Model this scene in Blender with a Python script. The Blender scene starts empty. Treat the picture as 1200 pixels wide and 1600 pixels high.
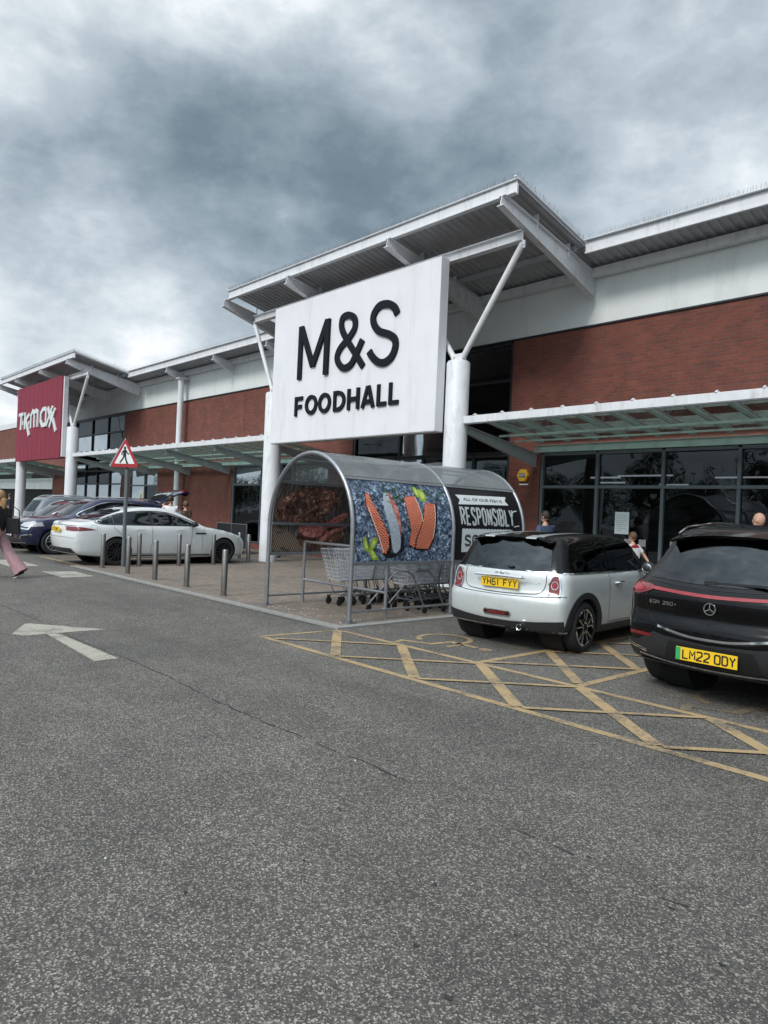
import bpy, bmesh, math, random
import numpy as np
from mathutils import Vector, Matrix
from mathutils.bvhtree import BVHTree
from mathutils.geometry import delaunay_2d_cdt
random.seed(7); rng = np.random.RandomState(5)
PI = math.pi; R = math.radians
sc = bpy.context.scene
COL = sc.collection

# ------------------------------------------------------------------ camera, world, sun, exposure
EYE = 1.55
yaw = R(42.7); pitch = math.atan(3/1110.); roll = .043
fw = Vector((-math.cos(yaw), math.sin(yaw), 0)); rt = Vector((math.sin(yaw), math.cos(yaw), 0)); up = Vector((0, 0, 1))
F = fw*math.cos(pitch)+up*math.sin(pitch); U = up*math.cos(pitch)-fw*math.sin(pitch)
RX = rt*math.cos(roll)+U*math.sin(roll); DY = rt*math.sin(roll)-U*math.cos(roll)
cd = bpy.data.cameras.new('camera'); cam = bpy.data.objects.new('camera', cd); COL.objects.link(cam)
cd.sensor_fit = 'VERTICAL'; cd.sensor_height = 24; cd.lens = 24*1110/1600.; cd.clip_end = 3000; cd.clip_start = .05
m = Matrix.Identity(4)
for i in range(3):
    m[i][0] = RX[i]; m[i][1] = -DY[i]; m[i][2] = -F[i]
m[2][3] = EYE
cam.matrix_world = m; sc.camera = cam
sc.view_settings.view_transform = 'Standard'; sc.view_settings.look = 'None'; sc.view_settings.gamma = 1
sc.view_settings.exposure = 0.42
def pxdir(x, y): return (F*1110+RX*(x-600)+DY*(y-800)).normalized()

SUN_EL = R(40); SUN_AZ = Vector((.15, -1, 0)).normalized()      # the sun stands behind the camera, over the car park
world = bpy.data.worlds.new('World'); sc.world = world; world.use_nodes = True
def build_world():
    nt = world.node_tree; nt.nodes.clear(); N = nt.nodes.new; L = nt.links.new
    out = N('ShaderNodeOutputWorld')
    sky = N('ShaderNodeTexSky'); sky.sky_type = 'NISHITA'; sky.sun_disc = False; sky.sun_elevation = SUN_EL
    sky.sun_rotation = math.atan2(SUN_AZ.x, SUN_AZ.y)
    b1 = N('ShaderNodeBackground'); L(sky.outputs[0], b1.inputs[0]); b1.inputs[1].default_value = .1
    tc = N('ShaderNodeTexCoord'); sep = N('ShaderNodeSeparateXYZ'); L(tc.outputs['Generated'], sep.inputs[0])
    def M(op, a, b=None, c=None, clamp=False):
        n = N('ShaderNodeMath'); n.operation = op; n.use_clamp = clamp
        for k, v in enumerate((a, b, c)):
            if v is None: continue
            if isinstance(v, (int, float)): n.inputs[k].default_value = v
            else: L(v, n.inputs[k])
        return n.outputs[0]
    zz = M('MAXIMUM', M('ADD', sep.outputs[2], .16), .05)
    cx = M('DIVIDE', sep.outputs[0], zz); cy = M('DIVIDE', sep.outputs[1], zz)
    cmb = N('ShaderNodeCombineXYZ'); L(cx, cmb.inputs[0]); L(cy, cmb.inputs[1])
    def noise(sc_, det, rough, dist, off=(0, 0, 0), src=None):
        mp = N('ShaderNodeMapping'); mp.inputs['Location'].default_value = off; L(src or cmb.outputs[0], mp.inputs[0])
        n = N('ShaderNodeTexNoise'); n.inputs['Scale'].default_value = sc_; n.inputs['Detail'].default_value = det
        n.inputs['Roughness'].default_value = rough; n.inputs['Distortion'].default_value = dist
        L(mp.outputs[0], n.inputs['Vector']); return n.outputs['Fac']
    st = N('ShaderNodeVectorMath'); st.operation = 'MULTIPLY'; L(tc.outputs['Generated'], st.inputs[0]); st.inputs[1].default_value = (1, 1, 1.7)
    flat = M('MULTIPLY', M('SUBTRACT', noise(.8, 6, .55, .3, (3.1, 1.7, 0)), .5), .45)
    n1 = noise(2.3, 10, .52, .25, (9.3, 4.2, 7.6), st.outputs[0]); n2 = noise(5.4, 9, .56, .2, (2.3, 6.1, 1.1), st.outputs[0]); n3 = noise(14, 7, .6, .2, (1.3, 8.2, 2), st.outputs[0])
    bil = M('ABSOLUTE', M('SUBTRACT', noise(3.6, 6, .6, .0, (4.4, 3.3, 8.8), st.outputs[0]), .5))
    v = M('ADD', flat, M('ADD', M('MULTIPLY', M('SUBTRACT', n1, .5), .66), M('MULTIPLY', M('SUBTRACT', n2, .5), .62)))
    v = M('ADD', v, M('SUBTRACT', M('MULTIPLY', M('SUBTRACT', n3, .5), .30), M('MULTIPLY', M('SUBTRACT', bil, .10), .8)))
    v = M('ADD', v, .61)
    # big cloud masses of this sky: direction of the mass, its angular size, how much darker (-) or brighter (+)
    for (px, py, ang, amt) in ((60, 275, 9, -.12), (230, 300, 9, -.22), (420, 335, 9, -.32), (560, 300, 8, -.14), (330, 190, 11, .06), (850, 215, 13, -.20), (720, 300, 9, -.12),
                               (1050, 240, 10, -.08), (640, 95, 4, .22), (760, 40, 10, .02), (60, 430, 10, .13), (330, 470, 9, .10), (200, 410, 7, .02), (1010, 190, 8, .12), (1020, 60, 14, .10), (60, 60, 18, .20),
                               (60, 570, 9, .10), (300, 60, 14, -.02), (100, 490, 5, -.18), (500, 60, 9, .05), (1150, 120, 9, .08)):
        d = pxdir(px, py)
        dp = N('ShaderNodeVectorMath'); dp.operation = 'DOT_PRODUCT'; L(tc.outputs['Generated'], dp.inputs[0]); dp.inputs[1].default_value = d
        mr = N('ShaderNodeMapRange'); mr.interpolation_type = 'SMOOTHSTEP'; L(dp.outputs['Value'], mr.inputs[0])
        mr.inputs[1].default_value = math.cos(R(ang*1.5)); mr.inputs[2].default_value = 1; mr.inputs[3].default_value = 0; mr.inputs[4].default_value = amt
        v = M('ADD', v, mr.outputs[0])
    cr = N('ShaderNodeValToRGB'); L(v, cr.inputs[0]); e = cr.color_ramp.elements
    e[0].position = 0; e[0].color = (.10, .132, .162, 1)
    e[1].position = 1; e[1].color = (.86, .87, .88, 1)
    for p, c in ((.24, (.145, .192, .23, 1)), (.45, (.25, .31, .355, 1)), (.66, (.40, .46, .505, 1)), (.84, (.60, .65, .685, 1))):
        x = e.new(p); x.color = c
    # sky boost added high behind the camera, to light the facade
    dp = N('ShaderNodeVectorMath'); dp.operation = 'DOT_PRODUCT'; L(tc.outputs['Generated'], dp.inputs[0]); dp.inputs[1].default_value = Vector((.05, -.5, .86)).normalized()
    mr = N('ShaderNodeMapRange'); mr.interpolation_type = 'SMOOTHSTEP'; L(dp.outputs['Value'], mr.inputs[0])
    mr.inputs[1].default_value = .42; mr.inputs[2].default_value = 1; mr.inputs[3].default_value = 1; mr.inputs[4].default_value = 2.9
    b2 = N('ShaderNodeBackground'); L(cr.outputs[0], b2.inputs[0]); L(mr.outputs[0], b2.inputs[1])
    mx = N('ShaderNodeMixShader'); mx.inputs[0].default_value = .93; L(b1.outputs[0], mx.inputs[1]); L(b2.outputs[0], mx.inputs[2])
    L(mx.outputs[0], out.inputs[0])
build_world()
sd = bpy.data.lights.new('sun', 'SUN'); sun = bpy.data.objects.new('sun', sd); COL.objects.link(sun)
sd.energy = 1.5; sd.angle = R(14); sd.color = (1, .96, .9)
sdir = SUN_AZ*math.cos(SUN_EL)+up*math.sin(SUN_EL)
sun.rotation_euler = sdir.to_track_quat('Z', 'Y').to_euler()

# ------------------------------------------------------------------ materials
MAT = {}
def mat(name, col, rough=.6, metal=0, var=.12, vscale=6, bump=0, bscale=60, coat=0, spec=.5, alpha=1, trans=0, ior=1.45, emit=0, dirt=None):
    m = bpy.data.materials.new(name); m.use_nodes = True; nt = m.node_tree; b = nt.nodes['Principled BSDF']; N = nt.nodes.new; L = nt.links.new
    b.inputs['Roughness'].default_value = rough; b.inputs['Metallic'].default_value = metal; b.inputs['Coat Weight'].default_value = coat
    b.inputs['Coat Roughness'].default_value = .04; b.inputs['Specular IOR Level'].default_value = spec; b.inputs['Alpha'].default_value = alpha
    b.inputs['Transmission Weight'].default_value = trans; b.inputs['IOR'].default_value = ior
    tc = N('ShaderNodeTexCoord'); n = N('ShaderNodeTexNoise'); n.inputs['Scale'].default_value = vscale; n.inputs['Detail'].default_value = 6; L(tc.outputs['Object'], n.inputs['Vector'])
    mr = N('ShaderNodeMapRange'); L(n.outputs['Fac'], mr.inputs[0]); mr.inputs[1].default_value = .25; mr.inputs[2].default_value = .75; mr.inputs[3].default_value = 1-var; mr.inputs[4].default_value = 1+var
    mx = N('ShaderNodeVectorMath'); mx.operation = 'SCALE'; mx.inputs[0].default_value = col[:3]; L(mr.outputs[0], mx.inputs['Scale'])
    last = mx.outputs[0]
    if dirt:
        n2 = N('ShaderNodeTexNoise'); n2.inputs['Scale'].default_value = dirt[1]; n2.inputs['Detail'].default_value = 8; n2.inputs['Roughness'].default_value = .7
        mp = N('ShaderNodeMapping'); mp.inputs['Scale'].default_value = (1, 1, dirt[3] if len(dirt) > 3 else 1); L(tc.outputs['Object'], mp.inputs[0]); L(mp.outputs[0], n2.inputs['Vector'])
        r2 = N('ShaderNodeMapRange'); L(n2.outputs['Fac'], r2.inputs[0]); r2.inputs[1].default_value = .52; r2.inputs[2].default_value = .75; r2.inputs[4].default_value = dirt[2]
        mc = N('ShaderNodeMixRGB'); L(r2.outputs[0], mc.inputs[0]); L(last, mc.inputs[1]); mc.inputs[2].default_value = (*dirt[0], 1); last = mc.outputs[0]
    L(last, b.inputs['Base Color'])
    if bump:
        n3 = N('ShaderNodeTexNoise'); n3.inputs['Scale'].default_value = bscale; n3.inputs['Detail'].default_value = 4; L(tc.outputs['Object'], n3.inputs['Vector'])
        bp = N('ShaderNodeBump'); bp.inputs['Strength'].default_value = bump; bp.inputs['Distance'].default_value = .01; L(n3.outputs['Fac'], bp.inputs['Height']); L(bp.outputs[0], b.inputs['Normal'])
    if emit:
        b.inputs['Emission Color'].default_value = (*col[:3], 1); b.inputs['Emission Strength'].default_value = emit
    MAT[name] = m; return m
G = {}
mat('white_paint', (.68, .69, .71), .45, var=.06, vscale=3, dirt=((.33, .31, .27), 7, .6, .25))
mat('panel_white', (.74, .74, .765), .5, var=.04, vscale=1.5, dirt=((.42, .42, .41), 3.5, .35, .12))
mat('cladding', (.70, .73, .72), .5, var=.04, vscale=2, dirt=((.40, .41, .38), 1.4, .45, .25))
mat('sheet_metal', (.42, .43, .45), .5, .2, var=.08, vscale=2, dirt=((.25, .22, .2), 3, .3))
mat('letter_black', (.008, .010, .014), .6, var=.1, spec=.2)
mat('frame_grey', (.10, .12, .135), .4, var=.08)
mat('frame_dark', (.02, .024, .03), .4, var=.1)
mat('galv', (.34, .35, .37), .38, .75, var=.14, vscale=14, bump=.1, bscale=60, dirt=((.22, .2, .17), 7, .5))
mat('galv_dark', (.20, .21, .225), .42, .6, var=.15, vscale=14)
mat('steel', (.27, .26, .245), .30, .9, var=.12, vscale=9)
mat('chrome', (.75, .76, .78), .1, 1, var=.02)
mat('wire_chrome', (.66, .69, .74), .25, .35, var=.1, vscale=30)
mat('rubber', (.018, .018, .019), .75, var=.2, vscale=20, bump=.2, bscale=90)
mat('plastic_black', (.022, .023, .025), .5, var=.12, vscale=12)
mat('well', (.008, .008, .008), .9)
mat('interior_dark', (.012, .012, .014), .9, var=.2)
mat('timber', (.14, .10, .07), .7, var=.2)
mat('skin', (.52, .30, .22), .5, var=.08, vscale=20)
mat('hair_dark', (.035, .025, .02), .6, var=.3, vscale=60, bump=.6, bscale=120)
mat('hair_brown', (.10, .055, .03), .6, var=.3, vscale=60, bump=.6, bscale=120)
mat('hair_blonde', (.34, .20, .09), .55, var=.3, vscale=60, bump=.6, bscale=120)
mat('cloth_white', (.74, .74, .76), .85, var=.06, vscale=15, bump=.3, bscale=25)
mat('cloth_blue', (.06, .085, .14), .85, var=.12, vscale=20, bump=.3, bscale=25)
mat('cloth_sky', (.16, .36, .55), .85, var=.1, bump=.3, bscale=25)
mat('cloth_red', (.45, .03, .04), .8, var=.1)
mat('cloth_pink', (.40, .24, .26), .9, var=.14, vscale=18, bump=.5, bscale=22)
mat('cloth_black', (.015, .015, .018), .85, var=.2)
mat('denim', (.04, .05, .08), .85, var=.2)
mat('shoe_sole', (.6, .58, .54), .7)
mat('sign_red', (.36, .018, .028), .5, var=.06, vscale=3)
mat('tk_panel', (.22, .015, .038), .55, var=.07, vscale=1.2, dirt=((.24, .03, .055), 3, .6, .15))
mat('sign_back', (.30, .31, .32), .5, .3)
mat('ink', (.01, .01, .012), .5)
mat('post_grey', (.13, .145, .16), .5, var=.1, dirt=((.07, .07, .07), 12, .4))
mat('plate_yellow', (.80, .52, .02), .4, var=.03)
mat('plate_white', (.75, .76, .74), .4, var=.03)
mat('plate_green', (.03, .38, .12), .4)
mat('lamp_red', (.16, .004, .008), .12, coat=1, var=.2, vscale=40)
mat('lamp_red_bright', (.28, .008, .014), .12, coat=1, var=.2, vscale=40)
mat('lamp_clear', (.55, .56, .58), .1, .3, coat=1, var=.3, vscale=60)
mat('adt_yellow', (.70, .42, .03), .4)
mat('adt_blue', (.02, .03, .10), .4)
mat('concrete', (.26, .255, .245), .85, var=.15, vscale=8, bump=.3, bscale=80)
mat('leaf_a', (.045, .075, .02), .7, var=.4, vscale=.6)
mat('leaf_b', (.03, .055, .018), .7, var=.4, vscale=.6)
mat('bark', (.07, .055, .04), .9, bump=.6, bscale=12)
mat('paint_silver', (.57, .60, .60), .34, .25, coat=.8, var=.015, dirt=((.36, .37, .36), 5, .25))
mat('paint_black', (.002, .002, .0024), .2, .0, coat=.4, var=.1, spec=.15)
mat('paint_white', (.66, .68, .68), .35, coat=.8, var=.02, dirt=((.42, .41, .38), 5, .4))
mat('paint_blue', (.010, .014, .055), .3, .3, coat=1, var=.05)
mat('paint_maroon', (.035, .018, .024), .3, .3, coat=1, var=.05)
mat('paint_grey', (.14, .16, .18), .35, .4, coat=1, var=.03)
mat('salmon_skin', (.42, .47, .52), .4, var=.25, vscale=30)
mat('lime', (.30, .42, .03), .4, var=.25, vscale=25)
mat('salmon_fat', (.86, .42, .27), .4, var=.1)
mat('lime_flesh', (.52, .62, .18), .4, var=.25, vscale=25)
mat('herb', (.03, .09, .025), .6, var=.4, vscale=40)
mat('poster_black', (.010, .010, .012), .35, var=.1)
mat('poster_white', (.66, .70, .70), .5, var=.04)
mat('paper', (.62, .68, .68), .7, var=.03)
mat('gravel_white', (.5, .5, .48), .8)
mat('trim_silver', (.46, .48, .50), .3, .8, var=.04)
mat('lit_strip', (.9, .92, 1), .5, emit=.45, var=0)

def shader_mat(name, fn):
    m = bpy.data.materials.new(name); m.use_nodes = True; nt = m.node_tree; b = nt.nodes['Principled BSDF']; fn(nt, b, nt.nodes.new, nt.links.new); MAT[name] = m; return m
def ramp(N, L, src, stops, const=False):
    c = N('ShaderNodeValToRGB'); L(src, c.inputs[0]); e = c.color_ramp.elements
    if const: c.color_ramp.interpolation = 'CONSTANT'
    e[0].position = stops[0][0]; e[0].color = (*stops[0][1], 1); e[1].position = stops[-1][0]; e[1].color = (*stops[-1][1], 1)
    for p, q in stops[1:-1]: x = e.new(p); x.color = (*q, 1)
    return c.outputs[0]
def noise_n(N, L, vec, s, d=5, r=.55, dist=0):
    n = N('ShaderNodeTexNoise'); n.inputs['Scale'].default_value = s; n.inputs['Detail'].default_value = d; n.inputs['Roughness'].default_value = r; n.inputs['Distortion'].default_value = dist
    L(vec, n.inputs['Vector']); return n.outputs['Fac']
def mixc(N, L, f, a, b, mode='MIX'):
    x = N('ShaderNodeMixRGB'); x.blend_type = mode
    for k, v in ((0, f), (1, a), (2, b)):
        if isinstance(v, (int, float)): x.inputs[k].default_value = v
        elif isinstance(v, tuple): x.inputs[k].default_value = (*v, 1)
        else: L(v, x.inputs[k])
    return x.outputs[0]
def asphalt_col(N, L, tc):
    v = N('ShaderNodeTexVoronoi'); v.inputs['Scale'].default_value = 150; L(tc, v.inputs['Vector'])
    s = N('ShaderNodeSeparateColor'); L(v.outputs['Color'], s.inputs[0])
    chips = ramp(N, L, s.outputs[0], [(0, (.040, .0385, .037)), (.5, (.066, .063, .060)), (.72, (.12, .114, .107)), (.86, (.25, .235, .212)), (1, (.45, .42, .375))])
    v2 = N('ShaderNodeTexVoronoi'); v2.inputs['Scale'].default_value = 42; L(tc, v2.inputs['Vector'])
    s2 = N('ShaderNodeSeparateColor'); L(v2.outputs['Color'], s2.inputs[0])
    chips = mixc(N, L, .2, chips, ramp(N, L, s2.outputs[1], [(0, (.07, .068, .066)), (.6, (.12, .116, .11)), (1, (.22, .21, .195))]))
    big = noise_n(N, L, tc, .35, 6, .6, .3)
    mid = noise_n(N, L, tc, 2.2, 6, .65); ms_ = N('ShaderNodeMapping'); ms_.inputs['Scale'].default_value = (.16, 1.1, 1); L(tc, ms_.inputs[0]); lane = noise_n(N, L, ms_.outputs[0], 1.0, 5, .6, .2)
    f = ramp(N, L, big, [(.3, (.76, .745, .72)), (.7, (1.12, 1.09, 1.04))]); g = ramp(N, L, mid, [(.3, (.84, .84, .84)), (.7, (1.14, 1.14, 1.13))])
    c = mixc(N, L, 1, mixc(N, L, 1, chips, f, 'MULTIPLY'), g, 'MULTIPLY')
    c = mixc(N, L, 1, c, ramp(N, L, lane, [(.35, (.84, .835, .83)), (.65, (1.12, 1.12, 1.12))]), 'MULTIPLY')
    return c, v
def m_asphalt(nt, b, N, L):
    tc = N('ShaderNodeTexCoord').outputs['Object']; c, v = asphalt_col(N, L, tc)
    # drips of oil and old gum, with a shape of their own
    sp = N('ShaderNodeTexVoronoi'); sp.inputs['Scale'].default_value = 1.1; L(tc, sp.inputs['Vector'])
    spot = ramp(N, L, sp.outputs['Distance'], [(.02, (.45, .45, .45)), (.05, (1, 1, 1))]); c = mixc(N, L, 1, c, spot, 'MULTIPLY')
    # oily patch in the middle of each bay at random
    L(c, b.inputs['Base Color']); b.inputs['Roughness'].default_value = .85
    bp = N('ShaderNodeBump'); bp.inputs['Strength'].default_value = .55; bp.inputs['Distance'].default_value = .004; L(v.outputs['Distance'], bp.inputs['Height']); L(bp.outputs[0], b.inputs['Normal'])
shader_mat('asphalt', m_asphalt)
def road_paint(name, col, wear):
    def fn(nt, b, N, L):
        tc = N('ShaderNodeTexCoord').outputs['Object']; c, v = asphalt_col(N, L, tc)
        n = noise_n(N, L, tc, 26, 8, .75); n2 = noise_n(N, L, tc, 3, 6, .6)
        a = N('ShaderNodeMath'); a.operation = 'ADD'; L(n, a.inputs[0]); L(n2, a.inputs[1])
        w = ramp(N, L, a.outputs[0], [(wear-.07, (1, 1, 1)), (wear+.1, (0, 0, 0))])
        a.inputs[1].default_value
        half = N('ShaderNodeMath'); half.operation = 'MULTIPLY'; L(a.outputs[0], half.inputs[0]); half.inputs[1].default_value = .5
        w = ramp(N, L, half.outputs[0], [(wear-.05, (.95, .95, .95)), (wear+.06, (.15, .15, .15))])
        pc = mixc(N, L, .35, col, mixc(N, L, 1, col, ramp(N, L, v.outputs['Distance'], [(0, (1.3, 1.3, 1.3)), (.8, (.5, .5, .5))]), 'MULTIPLY'))
        L(mixc(N, L, w, c, pc), b.inputs['Base Color']); b.inputs['Roughness'].default_value = .75
        bp = N('ShaderNodeBump'); bp.inputs['Strength'].default_value = .4; bp.inputs['Distance'].default_value = .004; L(v.outputs['Distance'], bp.inputs['Height']); L(bp.outputs[0], b.inputs['Normal'])
    return shader_mat(name, fn)
road_paint('yellow_line', (.44, .31, .16), .535)
road_paint('yellow_faint', (.26, .20, .11), .50)
road_paint('white_line', (.42, .395, .33), .545)
def m_crack(nt, b, N, L):
    tc = N('ShaderNodeTexCoord').outputs['Object']; n = noise_n(N, L, tc, 9, 6, .7)
    L(ramp(N, L, n, [(.35, (.012, .012, .013)), (.7, (.05, .05, .05))]), b.inputs['Base Color']); b.inputs['Roughness'].default_value = .6
shader_mat('tar', m_crack)
def bricks(name, c1, c2, mortar, w, h, ms, axes, rough=.85, bump=.5, eff=None, msmooth=.1, scale_noise=2.0, offx=.5):
    def fn(nt, b, N, L):
        tc = N('ShaderNodeTexCoord').outputs['Object']; s = N('ShaderNodeSeparateXYZ'); L(tc, s.inputs[0]); cb = N('ShaderNodeCombineXYZ'); L(s.outputs[axes[0]], cb.inputs[0]); L(s.outputs[axes[1]], cb.inputs[1])
        br = N('ShaderNodeTexBrick'); br.offset = offx; L(cb.outputs[0], br.inputs['Vector']); br.inputs['Scale'].default_value = 1; br.inputs['Brick Width'].default_value = w; br.inputs['Row Height'].default_value = h
        br.inputs['Mortar Size'].default_value = ms; br.inputs['Mortar Smooth'].default_value = msmooth; br.inputs['Color1'].default_value = (*c1, 1); br.inputs['Color2'].default_value = (*c2, 1); br.inputs['Mortar'].default_value = (*mortar, 1)
        br.inputs['Bias'].default_value = -.1
        c = mixc(N, L, 1, br.outputs['Color'], ramp(N, L, noise_n(N, L, tc, scale_noise, 7, .65), [(.3, (.80, .79, .80)), (.7, (1.22, 1.18, 1.16))]), 'MULTIPLY')
        c = mixc(N, L, 1, c, ramp(N, L, noise_n(N, L, tc, 40, 3, .6), [(.3, (.8, .8, .8)), (.7, (1.2, 1.2, 1.2))]), 'MULTIPLY')
        if eff:
            x = N('ShaderNodeMath'); x.operation = 'SUBTRACT'; L(s.outputs[0], x.inputs[0]); x.inputs[1].default_value = eff[0]
            ax = N('ShaderNodeMath'); ax.operation = 'ABSOLUTE'; L(x.outputs[0], ax.inputs[0])
            k = ramp(N, L, ax.outputs[0], [(.0, (1, 1, 1)), (eff[1], (0, 0, 0))])
            nn = ramp(N, L, noise_n(N, L, tc, 6, 8, .75), [(.47, (0, 0, 0)), (.6, (1, 1, 1))])
            c = mixc(N, L, mixc(N, L, 1, k, nn, 'MULTIPLY'), c, (.30, .27, .26))
        L(c, b.inputs['Base Color']); b.inputs['Roughness'].default_value = rough
        bp = N('ShaderNodeBump'); bp.inputs['Strength'].default_value = bump; bp.inputs['Distance'].default_value = .01; L(br.outputs['Fac'], bp.inputs['Height']); bp.invert = True; L(bp.outputs[0], b.inputs['Normal'])
    return shader_mat(name, fn)
bricks('brick', (.185, .050, .032), (.125, .037, .027), (.115, .068, .055), .225, .075, .010, (0, 2))
bricks('brick_stained', (.185, .050, .032), (.125, .037, .027), (.115, .068, .055), .225, .075, .010, (0, 2), eff=(-28.6, 1.4))
bricks('pavers', (.215, .18, .145), (.16, .135, .112), (.085, .07, .055), .21, .105, .006, (0, 1), scale_noise=.8, bump=.3)
def m_glass(dark, refl, tint=(.9, .95, 1)):
    def fn(nt, b, N, L):
        out = nt.nodes['Material Output']; nt.nodes.remove(b)
        fr = N('ShaderNodeFresnel'); fr.inputs['IOR'].default_value = 1.42
        mr = N('ShaderNodeMapRange'); L(fr.outputs[0], mr.inputs[0]); mr.inputs[3].default_value = refl; mr.inputs[4].default_value = .7
        gl = N('ShaderNodeBsdfGlossy'); gl.inputs['Roughness'].default_value = .015; gl.inputs['Color'].default_value = (*tint, 1)
        tr = N('ShaderNodeBsdfTransparent'); tr.inputs[0].default_value = (*dark, 1)
        tc = N('ShaderNodeTexCoord').outputs['Object']; n = noise_n(N, L, tc, .9, 2, .5); bp = N('ShaderNodeBump'); bp.inputs['Strength'].default_value = .03; bp.inputs['Distance'].default_value = .3; L(n, bp.inputs['Height']); L(bp.outputs[0], gl.inputs['Normal'])
        mx = N('ShaderNodeMixShader'); L(mr.outputs[0], mx.inputs[0]); L(tr.outputs[0], mx.inputs[1]); L(gl.outputs[0], mx.inputs[2]); L(mx.outputs[0], out.inputs[0])
    return fn
shader_mat('shop_glass', m_glass((.28, .31, .32), .035))
shader_mat('car_glass', m_glass((.10, .12, .12), .05))
shader_mat('canopy_glass', m_glass((.52, .62, .58), .03))
def m_poly(nt, b, N, L):
    out = nt.nodes['Material Output']; tc = N('ShaderNodeTexCoord').outputs['Object']
    b.inputs['Base Color'].default_value = (.46, .48, .49, 1); b.inputs['Roughness'].default_value = .13; b.inputs['Specular IOR Level'].default_value = .6
    tr = N('ShaderNodeBsdfTransparent'); tr.inputs[0].default_value = (.80, .82, .82, 1)
    mx = N('ShaderNodeMixShader'); L(ramp(N, L, noise_n(N, L, tc, 1.3, 4, .5, .4), [(.3, (.20, .20, .20)), (.7, (.36, .36, .36))]), mx.inputs[0]); L(tr.outputs[0], mx.inputs[1]); L(b.outputs[0], mx.inputs[2]); L(mx.outputs[0], out.inputs[0])
shader_mat('polycarbonate', m_poly)
def m_ice(nt, b, N, L):
    tc = N('ShaderNodeTexCoord').outputs['Object']
    nn = N('ShaderNodeTexNoise'); nn.inputs['Scale'].default_value = 14; nn.inputs['Detail'].default_value = 3; L(tc, nn.inputs['Vector'])
    scl = N('ShaderNodeVectorMath'); scl.operation = 'SCALE'; scl.inputs['Scale'].default_value = .09; L(nn.outputs['Color'], scl.inputs[0]); mp = N('ShaderNodeVectorMath'); mp.operation = 'ADD'; L(tc, mp.inputs[0]); L(scl.outputs[0], mp.inputs[1])
    v = N('ShaderNodeTexVoronoi'); v.inputs['Scale'].default_value = 24; L(mp.outputs[0], v.inputs['Vector'])
    c = ramp(N, L, noise_n(N, L, mp.outputs[0], 17, 4, .6, 1.0), [(.34, (.012, .02, .036)), (.45, (.06, .095, .155)), (.54, (.19, .27, .38)), (.62, (.42, .52, .63)), (.72, (.85, .92, .97))])
    c = mixc(N, L, 1, c, ramp(N, L, v.outputs['Distance'], [(0, (1.5, 1.5, 1.5)), (.35, (1, 1, 1)), (.7, (.45, .45, .5))]), 'MULTIPLY')
    c = mixc(N, L, 1, c, ramp(N, L, noise_n(N, L, tc, 2.0, 3, .6), [(.35, (.6, .6, .62)), (.65, (1.35, 1.35, 1.32))]), 'MULTIPLY')
    L(c, b.inputs['Base Color']); b.inputs['Roughness'].default_value = .4
shader_mat('ice_print', m_ice)
def m_salmon(nt, b, N, L, ang=35):
    tc0 = N('ShaderNodeTexCoord').outputs['Object']; mp = N('ShaderNodeMapping'); mp.inputs['Rotation'].default_value = (R(ang), 0, 0); L(tc0, mp.inputs[0]); tc = mp.outputs[0]
    w = N('ShaderNodeTexWave'); w.inputs['Scale'].default_value = 8.5; w.inputs['Distortion'].default_value = 3.2; w.inputs['Detail'].default_value = 1; w.inputs['Detail Scale'].default_value = 1.2
    w.bands_direction = 'Z'; L(tc, w.inputs['Vector'])
    c = ramp(N, L, w.outputs['Fac'], [(0, (.48, .04, .014)), (.5, (.66, .085, .03)), (.78, (.72, .17, .08)), (.95, (.86, .46, .30))])
    c = mixc(N, L, 1, c, ramp(N, L, noise_n(N, L, tc, 9, 4, .6), [(.3, (.75, .7, .7)), (.7, (1.15, 1.15, 1.15))]), 'MULTIPLY')
    L(c, b.inputs['Base Color']); b.inputs['Roughness'].default_value = .4
shader_mat('salmon', m_salmon)
shader_mat('salmon_tilted', lambda nt, b, N, L: m_salmon(nt, b, N, L, -40))
def m_meat(nt, b, N, L):
    tc = N('ShaderNodeTexCoord').outputs['Object']
    c = ramp(N, L, noise_n(N, L, tc, 10, 9, .8, .8), [(.40, (.02, .013, .012)), (.47, (.09, .045, .035)), (.53, (.22, .10, .075)), (.59, (.45, .25, .18)), (.65, (.9, .78, .68))])
    c = mixc(N, L, 1, c, ramp(N, L, noise_n(N, L, tc, 3, 4, .6), [(.4, (.35, .33, .34)), (.6, (1.5, 1.4, 1.3))]), 'MULTIPLY')
    L(c, b.inputs['Base Color']); b.inputs['Roughness'].default_value = .4
shader_mat('meat_char', m_meat)
def m_meatpink(nt, b, N, L):
    tc = N('ShaderNodeTexCoord').outputs['Object']
    L(ramp(N, L, noise_n(N, L, tc, 16, 6, .6, 1), [(.35, (.28, .06, .05)), (.55, (.55, .20, .17)), (.7, (.72, .42, .36))]), b.inputs['Base Color']); b.inputs['Roughness'].default_value = .4
shader_mat('meat_pink', m_meatpink)
def m_board(nt, b, N, L):
    tc = N('ShaderNodeTexCoord').outputs['Object']; w = N('ShaderNodeTexWave'); w.inputs['Scale'].default_value = 9; w.inputs['Distortion'].default_value = 1.5; w.inputs['Detail'].default_value = 3
    mp = N('ShaderNodeMapping'); mp.inputs['Rotation'].default_value = (R(60), 0, 0); L(tc, mp.inputs[0]); L(mp.outputs[0], w.inputs['Vector']); w.bands_direction = 'Z'
    L(ramp(N, L, w.outputs['Fac'], [(0, (.03, .02, .018)), (.5, (.16, .11, .085)), (1, (.34, .26, .20))]), b.inputs['Base Color'])
shader_mat('board_print', m_board)
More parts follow.
